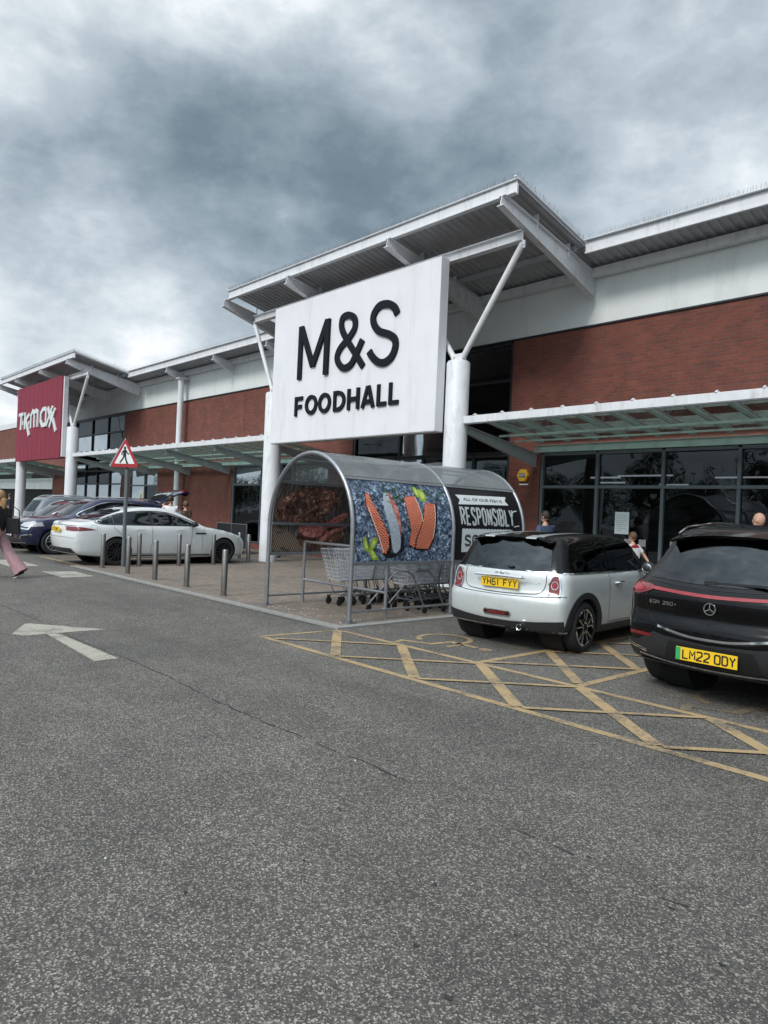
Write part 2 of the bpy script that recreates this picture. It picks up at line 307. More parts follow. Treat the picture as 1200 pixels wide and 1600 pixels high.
def m_wood(nt, b, N, L):
    tc = N('ShaderNodeTexCoord').outputs['Object']; mp = N('ShaderNodeMapping'); mp.inputs['Rotation'].default_value = (R(-55), 0, 0); mp.inputs['Scale'].default_value = (1, 14, 1.5); L(tc, mp.inputs[0])
    L(ramp(N, L, noise_n(N, L, mp.outputs[0], 3, 6, .65), [(.38, (.02, .016, .016)), (.52, (.09, .07, .065)), (.66, (.30, .25, .23))]), b.inputs['Base Color'])
shader_mat('wood_print', m_wood)
def m_tread(nt, b, N, L):
    tc = N('ShaderNodeTexCoord').outputs['Object']; b.inputs['Base Color'].default_value = (.016, .016, .017, 1); b.inputs['Roughness'].default_value = .8
    v = N('ShaderNodeTexWave'); v.inputs['Scale'].default_value = 14; v.bands_direction = 'Y'; L(tc, v.inputs['Vector'])
    bp = N('ShaderNodeBump'); bp.inputs['Strength'].default_value = .6; bp.inputs['Distance'].default_value = .01; L(v.outputs['Fac'], bp.inputs['Height']); L(bp.outputs[0], b.inputs['Normal'])
shader_mat('tread', m_tread)

# ------------------------------------------------------------------ helpers
def tag(o, label=None, cat=None, group=None, kind=None):
    if label: o['label'] = label
    if cat: o['category'] = cat
    if group: o['group'] = group
    if kind: o['kind'] = kind
    return o
def empty(name, loc=(0, 0, 0), rz=0, label=None, cat=None, group=None):
    o = bpy.data.objects.new(name, None); o.location = loc; o.rotation_euler = (0, 0, rz); o.empty_display_size = .2; COL.objects.link(o)
    return tag(o, label, cat, group)
def wloc(o):
    v = Vector((0, 0, 0))
    while o is not None: v = v+Vector(o.location); o = o.parent
    return v
class MB:
    def __init__(s): s.v = []; s.f = []; s.m = []
    def add(s, vs, fs, mi=0):
        b = len(s.v); s.v += [tuple(v) for v in vs]; s.f += [tuple(b+i for i in f) for f in fs]; s.m += [mi]*len(fs); return s
    def box(s, x0, x1, y0, y1, z0, z1, mi=0):
        return s.add([(x0, y0, z0), (x1, y0, z0), (x1, y1, z0), (x0, y1, z0), (x0, y0, z1), (x1, y0, z1), (x1, y1, z1), (x0, y1, z1)],
                     [(0, 3, 2, 1), (4, 5, 6, 7), (0, 1, 5, 4), (1, 2, 6, 5), (2, 3, 7, 6), (3, 0, 4, 7)], mi)
    def frame(s, a, b, upv=(0, 0, 1)):
        a = Vector(a); b = Vector(b); d = (b-a).normalized(); u = Vector(upv); sd_ = d.cross(u)
        if sd_.length < 1e-4: sd_ = d.cross(Vector((1, 0, 0)))
        sd_.normalize(); return a, b, d, sd_, sd_.cross(d).normalized()
    def bar(s, a, b, w, h, upv=(0, 0, 1), mi=0, h2=None):
        a, b, d, sx, uy = s.frame(a, b, upv); h2 = h if h2 is None else h2
        vs = [p+sx*i*w/2+uy*j*hh/2 for p, hh in ((a, h), (b, h2)) for i, j in ((-1, -1), (1, -1), (1, 1), (-1, 1))]
        return s.add(vs, [(0, 1, 2, 3), (7, 6, 5, 4), (0, 4, 5, 1), (1, 5, 6, 2), (2, 6, 7, 3), (3, 7, 4, 0)], mi)
    def ibeam(s, a, b, w, h, t=.02, h2=None, mi=0, upv=(0, 0, 1)):
        a, b, d, sx, uy = s.frame(a, b, upv); h2 = h if h2 is None else h2
        A0, A1, B0, B1 = a-uy*h/2, a+uy*h/2, b-uy*h2/2, b+uy*h2/2
        s.bar(a, b, t, h-2*t, upv, mi, h2-2*t); s.bar(A1-uy*t/2, B1-uy*t/2, w, t, upv, mi); s.bar(A0+uy*t/2, B0+uy*t/2, w, t, upv, mi); return s
    def tube(s, pts, r, n=8, closed=False, mi=0, cap=True):
        P = [Vector(p) for p in pts]; rr = r if isinstance(r, (list, tuple)) else [r]*len(P); b = len(s.v); ref = None; k = len(P)
        for i, p in enumerate(P):
            d = ((P[(i+1) % k]-P[i-1]) if closed else (P[min(i+1, k-1)]-P[max(i-1, 0)])).normalized()
            if ref is None: ref = d.cross(Vector((0, 0, 1)) if abs(d.z) < .9 else Vector((1, 0, 0))).normalized()
            ref = (ref-d*ref.dot(d)).normalized(); o = d.cross(ref)
            s.v += [tuple(p+(ref*math.cos(2*PI*j/n)+o*math.sin(2*PI*j/n))*rr[i]) for j in range(n)]
        for i in range(k if closed else k-1):
            for j in range(n):
                s.f.append((b+i*n+j, b+i*n+(j+1) % n, b+((i+1) % k)*n+(j+1) % n, b+((i+1) % k)*n+j)); s.m.append(mi)
        if cap and not closed:
            s.f.append(tuple(b+j for j in range(n))[::-1]); s.m.append(mi); s.f.append(tuple(b+(k-1)*n+j for j in range(n))); s.m.append(mi)
        return s
    def lathe(s, prof, n=32, c=(0, 0, 0), axis='z', mi=0, closed=False):
        b = len(s.v); c = Vector(c); k = len(prof)
        for (r, h) in prof:
            for j in range(n):
                a = 2*PI*j/n; x, y = r*math.cos(a), r*math.sin(a)
                p = {'z': (x, y, h), 'y': (x, h, y), 'x': (h, x, y)}[axis]; s.v.append(tuple(c+Vector(p)))
        for i in range(k if closed else k-1):
            for j in range(n):
                s.f.append((b+i*n+j, b+i*n+(j+1) % n, b+((i+1) % k)*n+(j+1) % n, b+((i+1) % k)*n+j)); s.m.append(mi)
        return s
    def prism(s, poly, f0, f1, mi=0):
        n = len(poly); vs = [f0(u, v) for u, v in poly]+[f1(u, v) for u, v in poly]
        return s.add(vs, [tuple(range(n))[::-1], tuple(range(n, 2*n))]+[(i, (i+1) % n, n+(i+1) % n, n+i) for i in range(n)], mi)
    def sheet(s, poly, z, mi=0): return s.add([(x, y, z) for x, y in poly], [tuple(range(len(poly)))], mi)
    def ellipsoid(s, c, r, nu=16, nv=10, mi=0):
        b = len(s.v)
        for i in range(nv+1):
            t = PI*i/nv
            for j in range(nu):
                a = 2*PI*j/nu; s.v.append((c[0]+r[0]*math.sin(t)*math.cos(a), c[1]+r[1]*math.sin(t)*math.sin(a), c[2]+r[2]*math.cos(t)))
        for i in range(nv):
            for j in range(nu): s.f.append((b+i*nu+j, b+(i+1)*nu+j, b+(i+1)*nu+(j+1) % nu, b+i*nu+(j+1) % nu)); s.m.append(mi)
        return s
    def build(s, name, mats, parent=None, label=None, smooth=False, local=False, bevel=0, ang=35):
        me = bpy.data.meshes.new(name)
        off = Vector((0, 0, 0)) if (parent is None or local) else wloc(parent)
        me.from_pydata([(v[0]-off.x, v[1]-off.y, v[2]-off.z) for v in s.v], [], s.f)
        for mn in ([mats] if isinstance(mats, str) else mats): me.materials.append(MAT[mn])
        for p, k in zip(me.polygons, s.m): p.material_index = k
        bm = bmesh.new(); bm.from_mesh(me); bmesh.ops.remove_doubles(bm, verts=bm.verts, dist=1e-5); bmesh.ops.recalc_face_normals(bm, faces=bm.faces); bm.to_mesh(me); bm.free()
        o = bpy.data.objects.new(name, me); COL.objects.link(o)
        if parent is not None: o.parent = parent
        if smooth: me.shade_smooth(); me.set_sharp_from_angle(angle=R(ang))
        if bevel:
            bv = o.modifiers.new('bevel', 'BEVEL'); bv.width = bevel; bv.segments = 2; bv.limit_method = 'ANGLE'
        if label: o['label'] = label
        return o
def copy_tree(o, parent=None):
    c = o.copy(); COL.objects.link(c); c.parent = parent
    for ch in o.children: copy_tree(ch, c)
    return c
def crom(pts, n=6, closed=True):
    P = [np.array(p, float) for p in pts]; k = len(P); out = []
    rngk = range(k) if closed else range(k-1)
    for i in rngk:
        g_ = lambda j: P[j % k] if closed else P[min(max(j, 0), k-1)]
        p0, p1, p2, p3 = g_(i-1), g_(i), g_(i+1), g_(i+2)
        for t in np.linspace(0, 1, n, endpoint=False):
            out.append(.5*((2*p1)+(-p0+p2)*t+(2*p0-5*p1+4*p2-p3)*t*t+(-p0+3*p1-3*p2+p3)*t**3))
    if not closed: out.append(P[-1])
    return [tuple(p) for p in out]
def ribbon(pts, w, closed=False):
    """outline polygon of a flat stroke of width w along 2D pts"""
    P = [np.array(p[:2], float) for p in pts]; k = len(P); L_, R_ = [], []
    for i in range(k):
        a = P[i]-P[i-1] if (i > 0 or closed) else P[1]-P[0]; b = P[(i+1) % k]-P[i] if (i < k-1 or closed) else P[-1]-P[-2]
        a = a/max(np.linalg.norm(a), 1e-9); b = b/max(np.linalg.norm(b), 1e-9)
        na = np.array((-a[1], a[0])); nb = np.array((-b[1], b[0])); nn = na+nb; l = np.linalg.norm(nn)
        nn = nn/l if l > 1e-6 else na; sc_ = min(1/max(nn.dot(na), .3), 1.5)
        L_.append(tuple(P[i]+nn*w/2*sc_)); R_.append(tuple(P[i]-nn*w/2*sc_))
    return L_, R_
LIFT = [0]
def stroke(mb, pts, w, fmap, d0, d1, closed=False, mi=0):
    L_, R_ = ribbon(pts, w, closed); k = len(L_); vs = []
    for q, (l, r) in enumerate(zip(L_, R_)):
        e = (d1-d0)*.12*q/k+LIFT[0]
        vs += [fmap(*l, d0-e*.02), fmap(*r, d0-e*.02), fmap(*r, d1+e), fmap(*l, d1+e)]
    fs = []
    for i in range(k if closed else k-1):
        a, b = 4*i, 4*((i+1) % k)
        for j in range(4): fs.append((a+j, a+(j+1) % 4, b+(j+1) % 4, b+j))
    if not closed: fs += [(0, 1, 2, 3), (4*k-1, 4*k-2, 4*k-3, 4*k-4)]
    mb.add(vs, fs, mi); return mb
def arc(cx, cy, rx, ry, a0, a1, n=14): return [(cx+rx*math.cos(R(a0+(a1-a0)*i/n)), cy+ry*math.sin(R(a0+(a1-a0)*i/n))) for i in range(n+1)]
def text_poly(s, h, bold=0, xs=1, space=1):
    c = bpy.data.curves.new('t', 'FONT'); c.body = s; c.size = 1; c.offset = bold; c.resolution_u = 3; c.space_character = space; c.fill_mode = 'BOTH'
    o = bpy.data.objects.new('t', c); COL.objects.link(o); dg = bpy.context.evaluated_depsgraph_get(); dg.update(); me = bpy.data.meshes.new_from_object(o.evaluated_get(dg))
    vs = np.array([tuple(v.co) for v in me.vertices]); fs = [tuple(p.vertices) for p in me.polygons]
    bpy.data.objects.remove(o); bpy.data.curves.remove(c); bpy.data.meshes.remove(me)
    y0, y1, x0, x1 = vs[:, 1].min(), vs[:, 1].max(), vs[:, 0].min(), vs[:, 0].max(); k = h/(y1-y0)
    return [((v[0]-x0)*k*xs, (v[1]-y0)*k) for v in vs], fs, (x1-x0)*k*xs
def text(mb, s, h, fmap, u0, v0, d0, d1, bold=0, xs=1, width=None, mi=0, center=False, space=1):
    vs, fs, w = text_poly(s, h, bold, xs, space)
    q = 1 if width is None else width/w
    if center: u0 -= w*q/2
    n = len(vs); V = [fmap(u0+x*q, v0+y, d0) for x, y in vs]+[fmap(u0+x*q, v0+y, d1) for x, y in vs]
    ed = {}
    for f in fs:
        for a, b in zip(f, f[1:]+f[:1]): ed[(a, b)] = 1
    FS = [f[::-1] for f in fs]+[tuple(n+i for i in f) for f in fs]
    for (a, b) in ed:
        if (b, a) not in ed: FS.append((a, b, n+b, n+a))
    mb.add(V, FS, mi); return w*q

# ------------------------------------------------------------------ ground
g = MB(); g.sheet([(-500, -500), (500, -500), (500, 500), (-500, 500)], 0)
o = g.build('asphalt_ground', 'asphalt'); tag(o, kind='structure')
g = MB(); g.box(-17.3, -7.42, 6.12, 14.6, -.1, .014); g.box(-60, -17.302, 11.9, 14.6, -.1, .014); g.box(-7.418, 20, 12.2, 14.6, -.1, .014)
tag(g.build('brick_paved_pavement', 'pavers'), kind='structure')
g = MB()
g.box(-17.3, -7.27, 5.97, 6.118, -.1, .02); g.box(-7.418, -7.27, 6.1185, 12.198, -.1, .018); g.box(-7.27, 20, 12.05, 12.198, -.1, .018)
tag(g.build('kerb', 'concrete'), kind='structure')
# tar-filled joint running along the lane
g = MB(); pts = []
x = -14
while x < 3:
    pts.append((x, 2.94+.025*math.sin(x*1.7)+random.uniform(-.014, .014))); x += .11
for a in range(len(pts)-1):
    if random.random() < .12 or -3.0 < pts[a][0] < -2.35 or pts[a][0] > -1.7 and random.random() < .75: continue
    w = random.choice((.006, .008, .012, .016)); L_, R_ = ribbon(pts[a:a+2], w); g.sheet([L_[0], L_[1], R_[1], R_[0]], .003)
pts = [(-17, 5.90+random.uniform(-.006, .006))]+[(-17+.3*i, 5.905+random.uniform(-.006, .006)) for i in range(1, 32)]
for a in range(len(pts)-1):
    L_, R_ = ribbon(pts[a:a+2], .022); g.sheet([L_[0], L_[1], R_[1], R_[0]], .003)
tag(g.build('tar_joint', 'tar'), kind='structure')
# loose white chips and small dark spots on the road
g = MB()
for i in range(60):
    x = random.uniform(-16, 2); y = random.uniform(.8, 10); r = random.uniform(.003, .010)
    g.ellipsoid((x, y, r*.4+.014*(y > 6.1)), (r, r*.8, r*.6), 6, 4)
for i in range(60):
    x = random.uniform(-9.4, -7.5); y = random.uniform(6.2, 6.8); r = random.uniform(.004, .012)
    g.ellipsoid((x, y, .018), (r, r*.8, r*.5), 6, 4)
tag(g.build('loose_grit', 'gravel_white'), kind='stuff')
g = MB()
for i, (x, y) in enumerate([(-1.76, 1.873), (-2.51, 1.925), (-2.007, 2.236), (-1.572, 2.208), (-0.998, 2.647), (-2.838, 2.392), (-4.28, 2.402), (-2.218, 4.277), (-2.588, 1.397), (-1.499, 1.755), (-1.732, 2.982), (-3.668, 1.481), (-1.282, 2.866)]):
    rr_ = .004+.006*random.random(); g.prism([((rr_*random.uniform(.6, 1.4))*math.cos(a_)*1.5, rr_*random.uniform(.6, 1.3)*math.sin(a_)) for a_ in np.linspace(0, 2*PI, 10)[:-1]], lambda u, v: (x+u, y+v, .0005), lambda u, v: (x+u, y+v, .004))
tag(g.build('tar_spots', 'tar'), kind='stuff')
# yellow hatched strip in front of the bays
def line2(mb, a, b, w, z):
    L_, R_ = ribbon([a, b], w); mb.sheet([L_[0], L_[1], R_[1], R_[0]], z)
g = MB()
line2(g, (-7.3, 4.80), (4, 4.80), .09, .004); line2(g, (-7.12, 5.93), (4, 5.93), .085, .004); line2(g, (-7.3, 4.82), (-7.2, 5.93), .07, .004)
for k in range(10):
    x = -7.18+1.2*k; line2(g, (x, 5.89), (x+1.25, 4.85), .115, .007); line2(g, (x+.1, 4.85), (x+1.05+.1, 5.89), .065, .010)
for x in (-4.87, -3.65, -.2, 1.0): line2(g, (x, 5.975), (x, 11.0), .09, .004)
for k in range(5):
    y = 6.0+1.15*k; line2(g, (-4.82, y+1.2), (-3.70, y+.05), .11, .007); line2(g, (-4.82, y+.05), (-3.70, y+1.2), .07, .010)
tag(g.build('yellow_hatch_marking', 'yellow_line'), kind='structure')
def wheelchair(mb, cx, cy, s, z):
    f = lambda u, v, d: (cx+v*s, cy-u*s, z)      # symbol read from the lane side
    q = lambda pts, w, cl=False: [mb.add([f(*l, 0), f(*l2, 0), f(*r2, 0), f(*r, 0)], [(0, 1, 2, 3)]) for l, l2, r2, r in (lambda LR: [(LR[0][i], LR[0][(i+1) % len(LR[0])], LR[1][(i+1) % len(LR[0])], LR[1][i]) for i in range(len(LR[0])-(0 if cl else 1))])(ribbon(pts, w, cl))]
    q(arc(0, 0, .33, .33, 60, 340, 26), .07); q([(.12, .62), (.08, .2), (.42, .16), (.55, -.2), (.72, -.14)], .085); q([(.1, .4), (.38, .38)], .06)
    q(arc(.12, .76, .05, .05, 0, 330, 10), .07)
for nm, x in (('disabled_bay_symbol', -6.05), ('disabled_bay_symbol', -2.5)):
    g = MB(); wheelchair(g, x, 6.72, 1.0, .004); tag(g.build(nm, 'yellow_line' if x < -5 else 'yellow_faint'), kind='structure')
# white markings
g = MB(); g.sheet([(-6.93, 2.66), (-6.93, 2.90), (-8.62, 2.86), (-8.62, 2.74)], .004)
g.sheet([(-8.60, 2.80), (-8.60, 3.42), (-9.42, 2.80), (-9.42, 2.74), (-8.78, 2.42), (-8.60, 2.5)], .004)
g.sheet([(-16.15, 4.98), (-14.75, 4.95), (-14.85, 5.62), (-15.95, 5.62)], .004)
g.sheet([(-19.4, 4.7), (-17.4, 4.7), (-17.5, 5.35), (-19.4, 5.35)], .004)
tag(g.build('white_lane_marking', 'white_line'), kind='structure')
g = MB()
for x in (-19.15, -20.35): line2(g, (x, 6.3), (x, 11), .09, .004)
for k in range(4): line2(g, (-20.3, 6.5+k), (-19.2, 7.4+k), .07, .007)
line2(g, (-20.4, 6.25), (-17.4, 6.25), .09, .004)
for x in (-22.9, -25.5, -28.1): line2(g, (x, 6.3), (x, 11), .09, .004)
tag(g.build('yellow_bay_marking', 'yellow_line'), kind='structure')

# ------------------------------------------------------------------ retail building
FY = 14.6      # facade plane
bld = empty('retail_building', (-16, FY, 0), label='long red brick and white clad retail terrace behind the cars', cat='building')
def wallbox(name, m_, rects, y0, y1, parent=bld, label=None):
    for (x0, x1, z0, z1) in rects: b = MB(); b.box(x0, x1, y0, y1, z0, z1); o = b.build(name, m_, parent, label)
    return o
wallbox('brick_wall', 'brick', [(-11.2, -10.25, 0, 3.3), (-11.2, 14, 3.3, 6.1), (-35.4, -30.3, 3.3, 6.1), (-35.4, -34.6, 0, 3.3), (-27.0, -24.75, 0, 3.3), (-27.0, -17.42, 3.3, 6.1),
                                 (-46, -42.3, 0, 6.1), (12.2, 14, 0, 3.3), (-31.4, -30.3, 0, 3.3), (-18.6, -17.42, 2.3, 3.3)], FY, FY+.3)
wallbox('brick_wall', 'brick_stained', [(-30.298, -27.002, 0, 6.1)], FY, FY+.3, label='brick wall streaked with white lime stains')
cl = MB(); cl.box(-46, 14, FY-.012, FY+.28, 6.14, 7.25)
for x in np.arange(-45.2, 14, 1.22): cl.box(x-.004, x+.004, FY-.016, FY-.012, 6.16, 7.2)
cl.build('white_cladding', 'cladding', bld)
b = MB(); b.box(-46, 14, FY-.04, FY+.05, 6.101, 6.139); b.build('drip_trim', 'frame_dark', bld)
for xj in (-4.2, 2.0, -33.1, -24.0, -19.6):
    b = MB(); b.box(xj-.008, xj+.008, FY-.003, FY, 3.32, 6.09); b.build('movement_joint', 'ink', bld)
# gravel board / plinth
wallbox('plinth', 'brick', [(-24.74, -18.62, .014, .24)], FY-.02, FY+.28)
def z_roof(y): return 8.25-.22*(y-11.2)
def corr(mb, x0, x1, y0, y1, th=.035, step=.15, mi=0):
    """trapezoid sheet with its ribs running up the slope"""
    prof = []; x = x0
    while x < x1-1e-6:
        for dx, dz in ((0, 0), (.3, 0), (.42, th), (.88, th), (1, 0)):
            prof.append((min(x+dx*step, x1), dz))
        x += step
    for side in (0, 1):
        vs = []; n = len(prof)
        for (px, dz) in prof:
            for y in (y0, y1): vs.append((px, y, z_roof(y)-.085+dz+side*(.05-dz+ .0)))
        mb.add(vs, [(2*i, 2*i+1, 2*i+3, 2*i+2) for i in range(n-1) if prof[i][0] != prof[i+1][0] or prof[i][1] != prof[i+1][1]], mi)
    return mb
b = MB(); corr(b, -44.8, 14, 13.72, FY+3, step=.2); b.build('roof', 'sheet_metal', bld)
b = MB()
for (x0, x1) in ((-32.9, -19.72), (-8.62, 14)):
    b.bar((x0, 13.66, 7.575), (x1, 13.66, 7.575), .06, .25); b.box(x0, x1, 13.60, 13.63, 7.44, 7.48); b.box(x0, x1, 13.55, 13.74, 7.715, 7.735)
    for xj in np.arange(x0+2.9, x1, 3.0): b.box(xj-.02, xj+.02, 13.622, 13.631, 7.48, 7.70)
b.build('eaves_fascia', 'white_paint', bld, bevel=.006)
b = MB(); b.box(-44.8, 14, FY-.20, FY-.04, 7.20, 7.40); b.build('eaves_purlin', 'white_paint', bld)
def roof_beam(x, y0=13.6, z0t=7.46, parent=bld):
    b = MB(); b.ibeam((x, y0, z0t-.13), (x, FY-.02, 7.03), .14, .2, .018, .42); return b.build('roof_beam', 'white_paint', parent)
for x in (-28.9, -24.9, -21.2): roof_beam(x)
def glazing(x0, x1, z0, z1, mull, trans, parent=bld, y=FY+.08, fm='frame_grey', w=.07, tilt=.006, label=None, gm='shop_glass'):
    xs = sorted(set([x0, x1]+[q for q in mull if x0 < q < x1])); zs = sorted(set([z0, z1]+list(trans)))
    b = MB()
    for x in xs: b.box(x-w/2, x+w/2, y-.07, y+.05, z0, z1)
    for z in zs:
        for a, c in zip(xs, xs[1:]): b.box(a+w/2, c-w/2, y-.066, y+.046, max(z-w/2, z0), min(z+w/2, z1+w/2))
    f = b.build('window', fm, parent, label, bevel=.004)
    for a, c in zip(xs, xs[1:]):
        for d, e in zip(zs, zs[1:]):
            p = MB(); t1, t2 = rng.uniform(-tilt, tilt, 2); hw, hh = (c-a)/2-w/2, (e-d)/2-w/2; cx_, cz = (a+c)/2, (d+e)/2
            p.add([(cx_+i*hw, y+i*hw*t1*.5+j*hh*t2*.5, cz+j*hh) for i, j in ((-1, -1), (1, -1), (1, 1), (-1, 1))], [(0, 1, 2, 3)]); p.build('pane', gm, f)
    return f
RM = [-8.70, -7.13, -5.57, -4.0, -2.44, -.88, .7, 2.26, 3.82, 5.4, 7, 8.5, 10]
glazing(-10.2, 12.1, .1, 3.17, RM, [2.38], label='wide dark glazed shopfront with grey frames')
glazing(-17.35, -11.24, 3.25, 6.06, [-15.3, -13.3], [5.12], fm='frame_dark', label='dark upper window behind the big white sign')
glazing(-17.40, -11.24, 2.45, 3.2, [-16.4, -15.4, -14.3, -12.42], [], fm='frame_dark')
glazing(-17.40, -11.24, .05, 2.4, [-15.9, -14.3, -12.8], [], fm='frame_dark', label='dark glazed entrance doors under the sign')
glazing(-24.70, -18.64, .26, 3.2, [-22.7, -20.7], [2.45])
glazing(-34.55, -31.45, .2, 3.2, [-32.85], [2.42])
glazing(-42.25, -35.45, 4.3, 6.06, [-39.85, -37.62], [5.2], fm='frame_dark')
glazing(-42.25, -35.45, .1, 3.6, [-40.6, -38.9, -37.2], [2.5, 3.2], fm='frame_dark')
# shop interior: floor, back wall, ceiling, lit strips
b = MB(); b.box(-46, 14, FY+.32, 26, -.02, .03); b.box(-46, 14, 26, 26.2, 0, 7); b.box(-46, 14, FY+.32, 26, 3.75, 3.8); b.box(-17.4, -17.35, FY+.32, 26, .03, 3.75); b.box(-46, -45.8, FY+.32, 26, .03, 6.9); b.box(13.8, 14, FY+.32, 26, .03, 6.9); b.box(-46, 14, FY+.32, 26, 6.9, 6.98)
b.build('shop_interior', 'interior_dark', bld)
for (x, y) in ((-11.6, 20), (-12.8, 22.5), (-11.2, 23.8), (-9.4, 25), (-15, 25), (-37, 18)):
    b = MB(); b.box(x-.5, x+.5, y-.03, y+.03, 2.95, 3.0); b.build('ceiling_light', 'lit_strip', bld)
mat('shelf_pale', (.30, .30, .28), .7, var=.35, vscale=3)
for (x, y, w) in ((-9.6, 19.5, 1.6), (-7.2, 20.5, 1.8), (-4.9, 19, 1.6), (-2, 20, 2), (-22, 18.5, 2), (-20.5, 20, 1.5)):
    b = MB()
    for z in (.3, .75, 1.2, 1.65): b.box(x-w/2, x+w/2, y-.25, y+.25, z, z+.03)
    b.box(x-w/2, x+w/2, y+.22, y+.25, .03, 2.0)
    b.build('display_shelf', 'shelf_pale', bld)
    b = MB(); b.box(x-w/2, x+w/2, y-.9, y-.86, 2.9, 2.94); b.build('ceiling_light', 'lit_strip', bld)
# entrance canopy wings (roof, beams, columns, struts)
def wing(x0, x1, beams, cols, label, spikes=True, cats='entrance canopy'):
    root = empty('entrance_canopy', ((x0+x1)/2, 11.79, 0), label=label, cat=cats)
    b = MB(); corr(b, x0, x1, 11.2, 13.69, step=.2); b.build('roof_sheet', 'sheet_metal', root)
    b = MB(); b.bar((x0, 11.2, 8.08), (x1, 11.2, 8.08), .05, .26); b.box(x0, x1, 11.1, 11.19, 7.95, 7.975); b.box(x0-.03, x1+.03, 11.12, 11.24, 8.225, 8.245); b.build('front_fascia', 'white_paint', root, bevel=.005)
    for xe in (x0, x1):
        b = MB(); b.bar((xe, 11.1, z_roof(11.1)+.005), (xe, 13.69, z_roof(13.69)+.005), .05, .03); b.build('verge_trim', 'white_paint', root)
    b = MB()
    for y in (13.55,): b.box(x0+.15, x1-.15, y-.03, y+.03, z_roof(y)-.22, z_roof(y)-.09)
    b.build('purlin', 'sheet_metal', root)
    for x in beams:
        b = MB(); b.ibeam((x, 11.03, 7.855), (x, FY-.03, 7.01), .16, .24, .018, .56)
        for y in (12.2, 13.4): b.box(x-.06, x+.06, y-.01, y+.01, 7.60-.19*(y-12.2), z_roof(y)-.09)
        b.build('roof_beam', 'white_paint', root)
    b = MB(); c0, c1 = cols[0]-1.25, cols[1]+1.62; b.ibeam((c0, 11.79, 7.38), (c1, 11.79, 7.38), .17, .22, .018); b.build('cross_beam', 'white_paint', root)
    for x in cols:
        b = MB(); b.lathe([(0, 0), (.26, 0), (.26, 4.95), (.235, 4.99), (0, 4.99)], 32, (x, 11.79, 0)); b.build('column', 'white_paint', root, smooth=True)
        b = MB(); b.box(x-.15, x+.15, 11.77, 11.81, 4.99, 5.17); b.box(x-.16, x-.10, 11.72, 11.86, 4.99, 5.12); b.box(x+.10, x+.16, 11.72, 11.86, 4.99, 5.12); b.build('bracket_plate', 'white_paint', root)
        for sgn in (-1, 1):
            dx = (1.25 if x == cols[0] else 1.62) if (sgn < 0) == (x == cols[0]) else 1.62
            b = MB(); b.tube([(x+sgn*.13, 11.79, 5.08), (x+sgn*dx, 11.79, 7.22)], .065, 14); b.box(x+sgn*dx-.05, x+sgn*dx+.05, 11.77, 11.81, 7.12, 7.28); b.build('strut', 'white_paint', root, smooth=True)
    if spikes:
        b = MB()
        def sp(p, n=1):
            for k in range(3):
                a = random.uniform(-.035, .035); c = random.uniform(-.035, .035); b.bar(p, (p[0]+a, p[1]+c, p[2]+random.uniform(.09, .13)), .0025, .0025)
        for x in np.arange(x0, x1, .045): sp((x, 11.16, 8.245))
        for y in np.arange(11.2, 13.6, .05): sp((x1, y, z_roof(y)+.02))
        for x in np.arange(cols[0], cols[1]+1.4, .06): sp((x, 11.72, 7.5))
        tag(b.build('bird_spikes', 'galv_dark', root), kind='stuff')
    return root
wing(-19.62, -8.66, (-19.66, -16.3, -12.25, -8.93), (-17.77, -10.55), 'large white steel canopy on two columns round the white sign, beside the trolley shelter')
wing(-44.7, -33.0, (-44.7, -41.4, -37.4, -33.6), (-42.35, -34.58), 'white steel canopy on two columns round the dark red sign at far left')
b = MB()
for x in np.arange(-8.5, 13, .06):
    for k in range(2): b.bar((x, 13.6, 7.735), (x+random.uniform(-.035, .035), 13.6+random.uniform(-.03, .03), 7.85), .0025, .0025)
for x in np.arange(-32.8, -19.8, .12): b.bar((x, 13.6, 7.735), (x+random.uniform(-.03, .03), 13.6, 7.84), .004, .004)
tag(b.build('bird_spikes', 'galv_dark', bld), kind='stuff')
# downpipe column with its beam
dp_ = empty('drainpipe', (-28.95, 14.3, 0), label='tall white round post against brick wall behind the white sedan', cat='post')
b = MB(); b.lathe([(0, 0), (.13, 0), (.13, 7.0), (0, 7.0)], 20, (-28.75, 14.25, 0)); b.build('pipe', 'white_paint', dp_, smooth=True)
b = MB(); b.box(-28.95, -28.55, 14.05, 14.45, 7.0, 7.06); b.lathe([(.16, 3.9), (.16, 3.96)], 20, (-28.75, 14.25, 0)); b.build('collar', 'white_paint', dp_)
# neighbour further left
nb = empty('neighbouring_building', (-56, FY, 0), label='lower brick building beyond the dark red sign at far left', cat='building')
wallbox('brick_wall', 'brick', [(-75, -46.02, 3.7, 6.5)], FY+.1, FY+.5, nb)
wallbox('parapet', 'white_paint', [(-75, -46.02, 6.5, 6.85)], FY+.05, FY+.52, nb)
wallbox('shopfront', 'interior_dark', [(-75, -46.02, 0, 2.2), (-75, -46.02, 2.9, 3.7)], FY+.3, FY+.5, nb)
wallbox('white_band', 'white_paint', [(-75, -46.02, 2.2, 2.9)], FY+.2, FY+.48, nb)

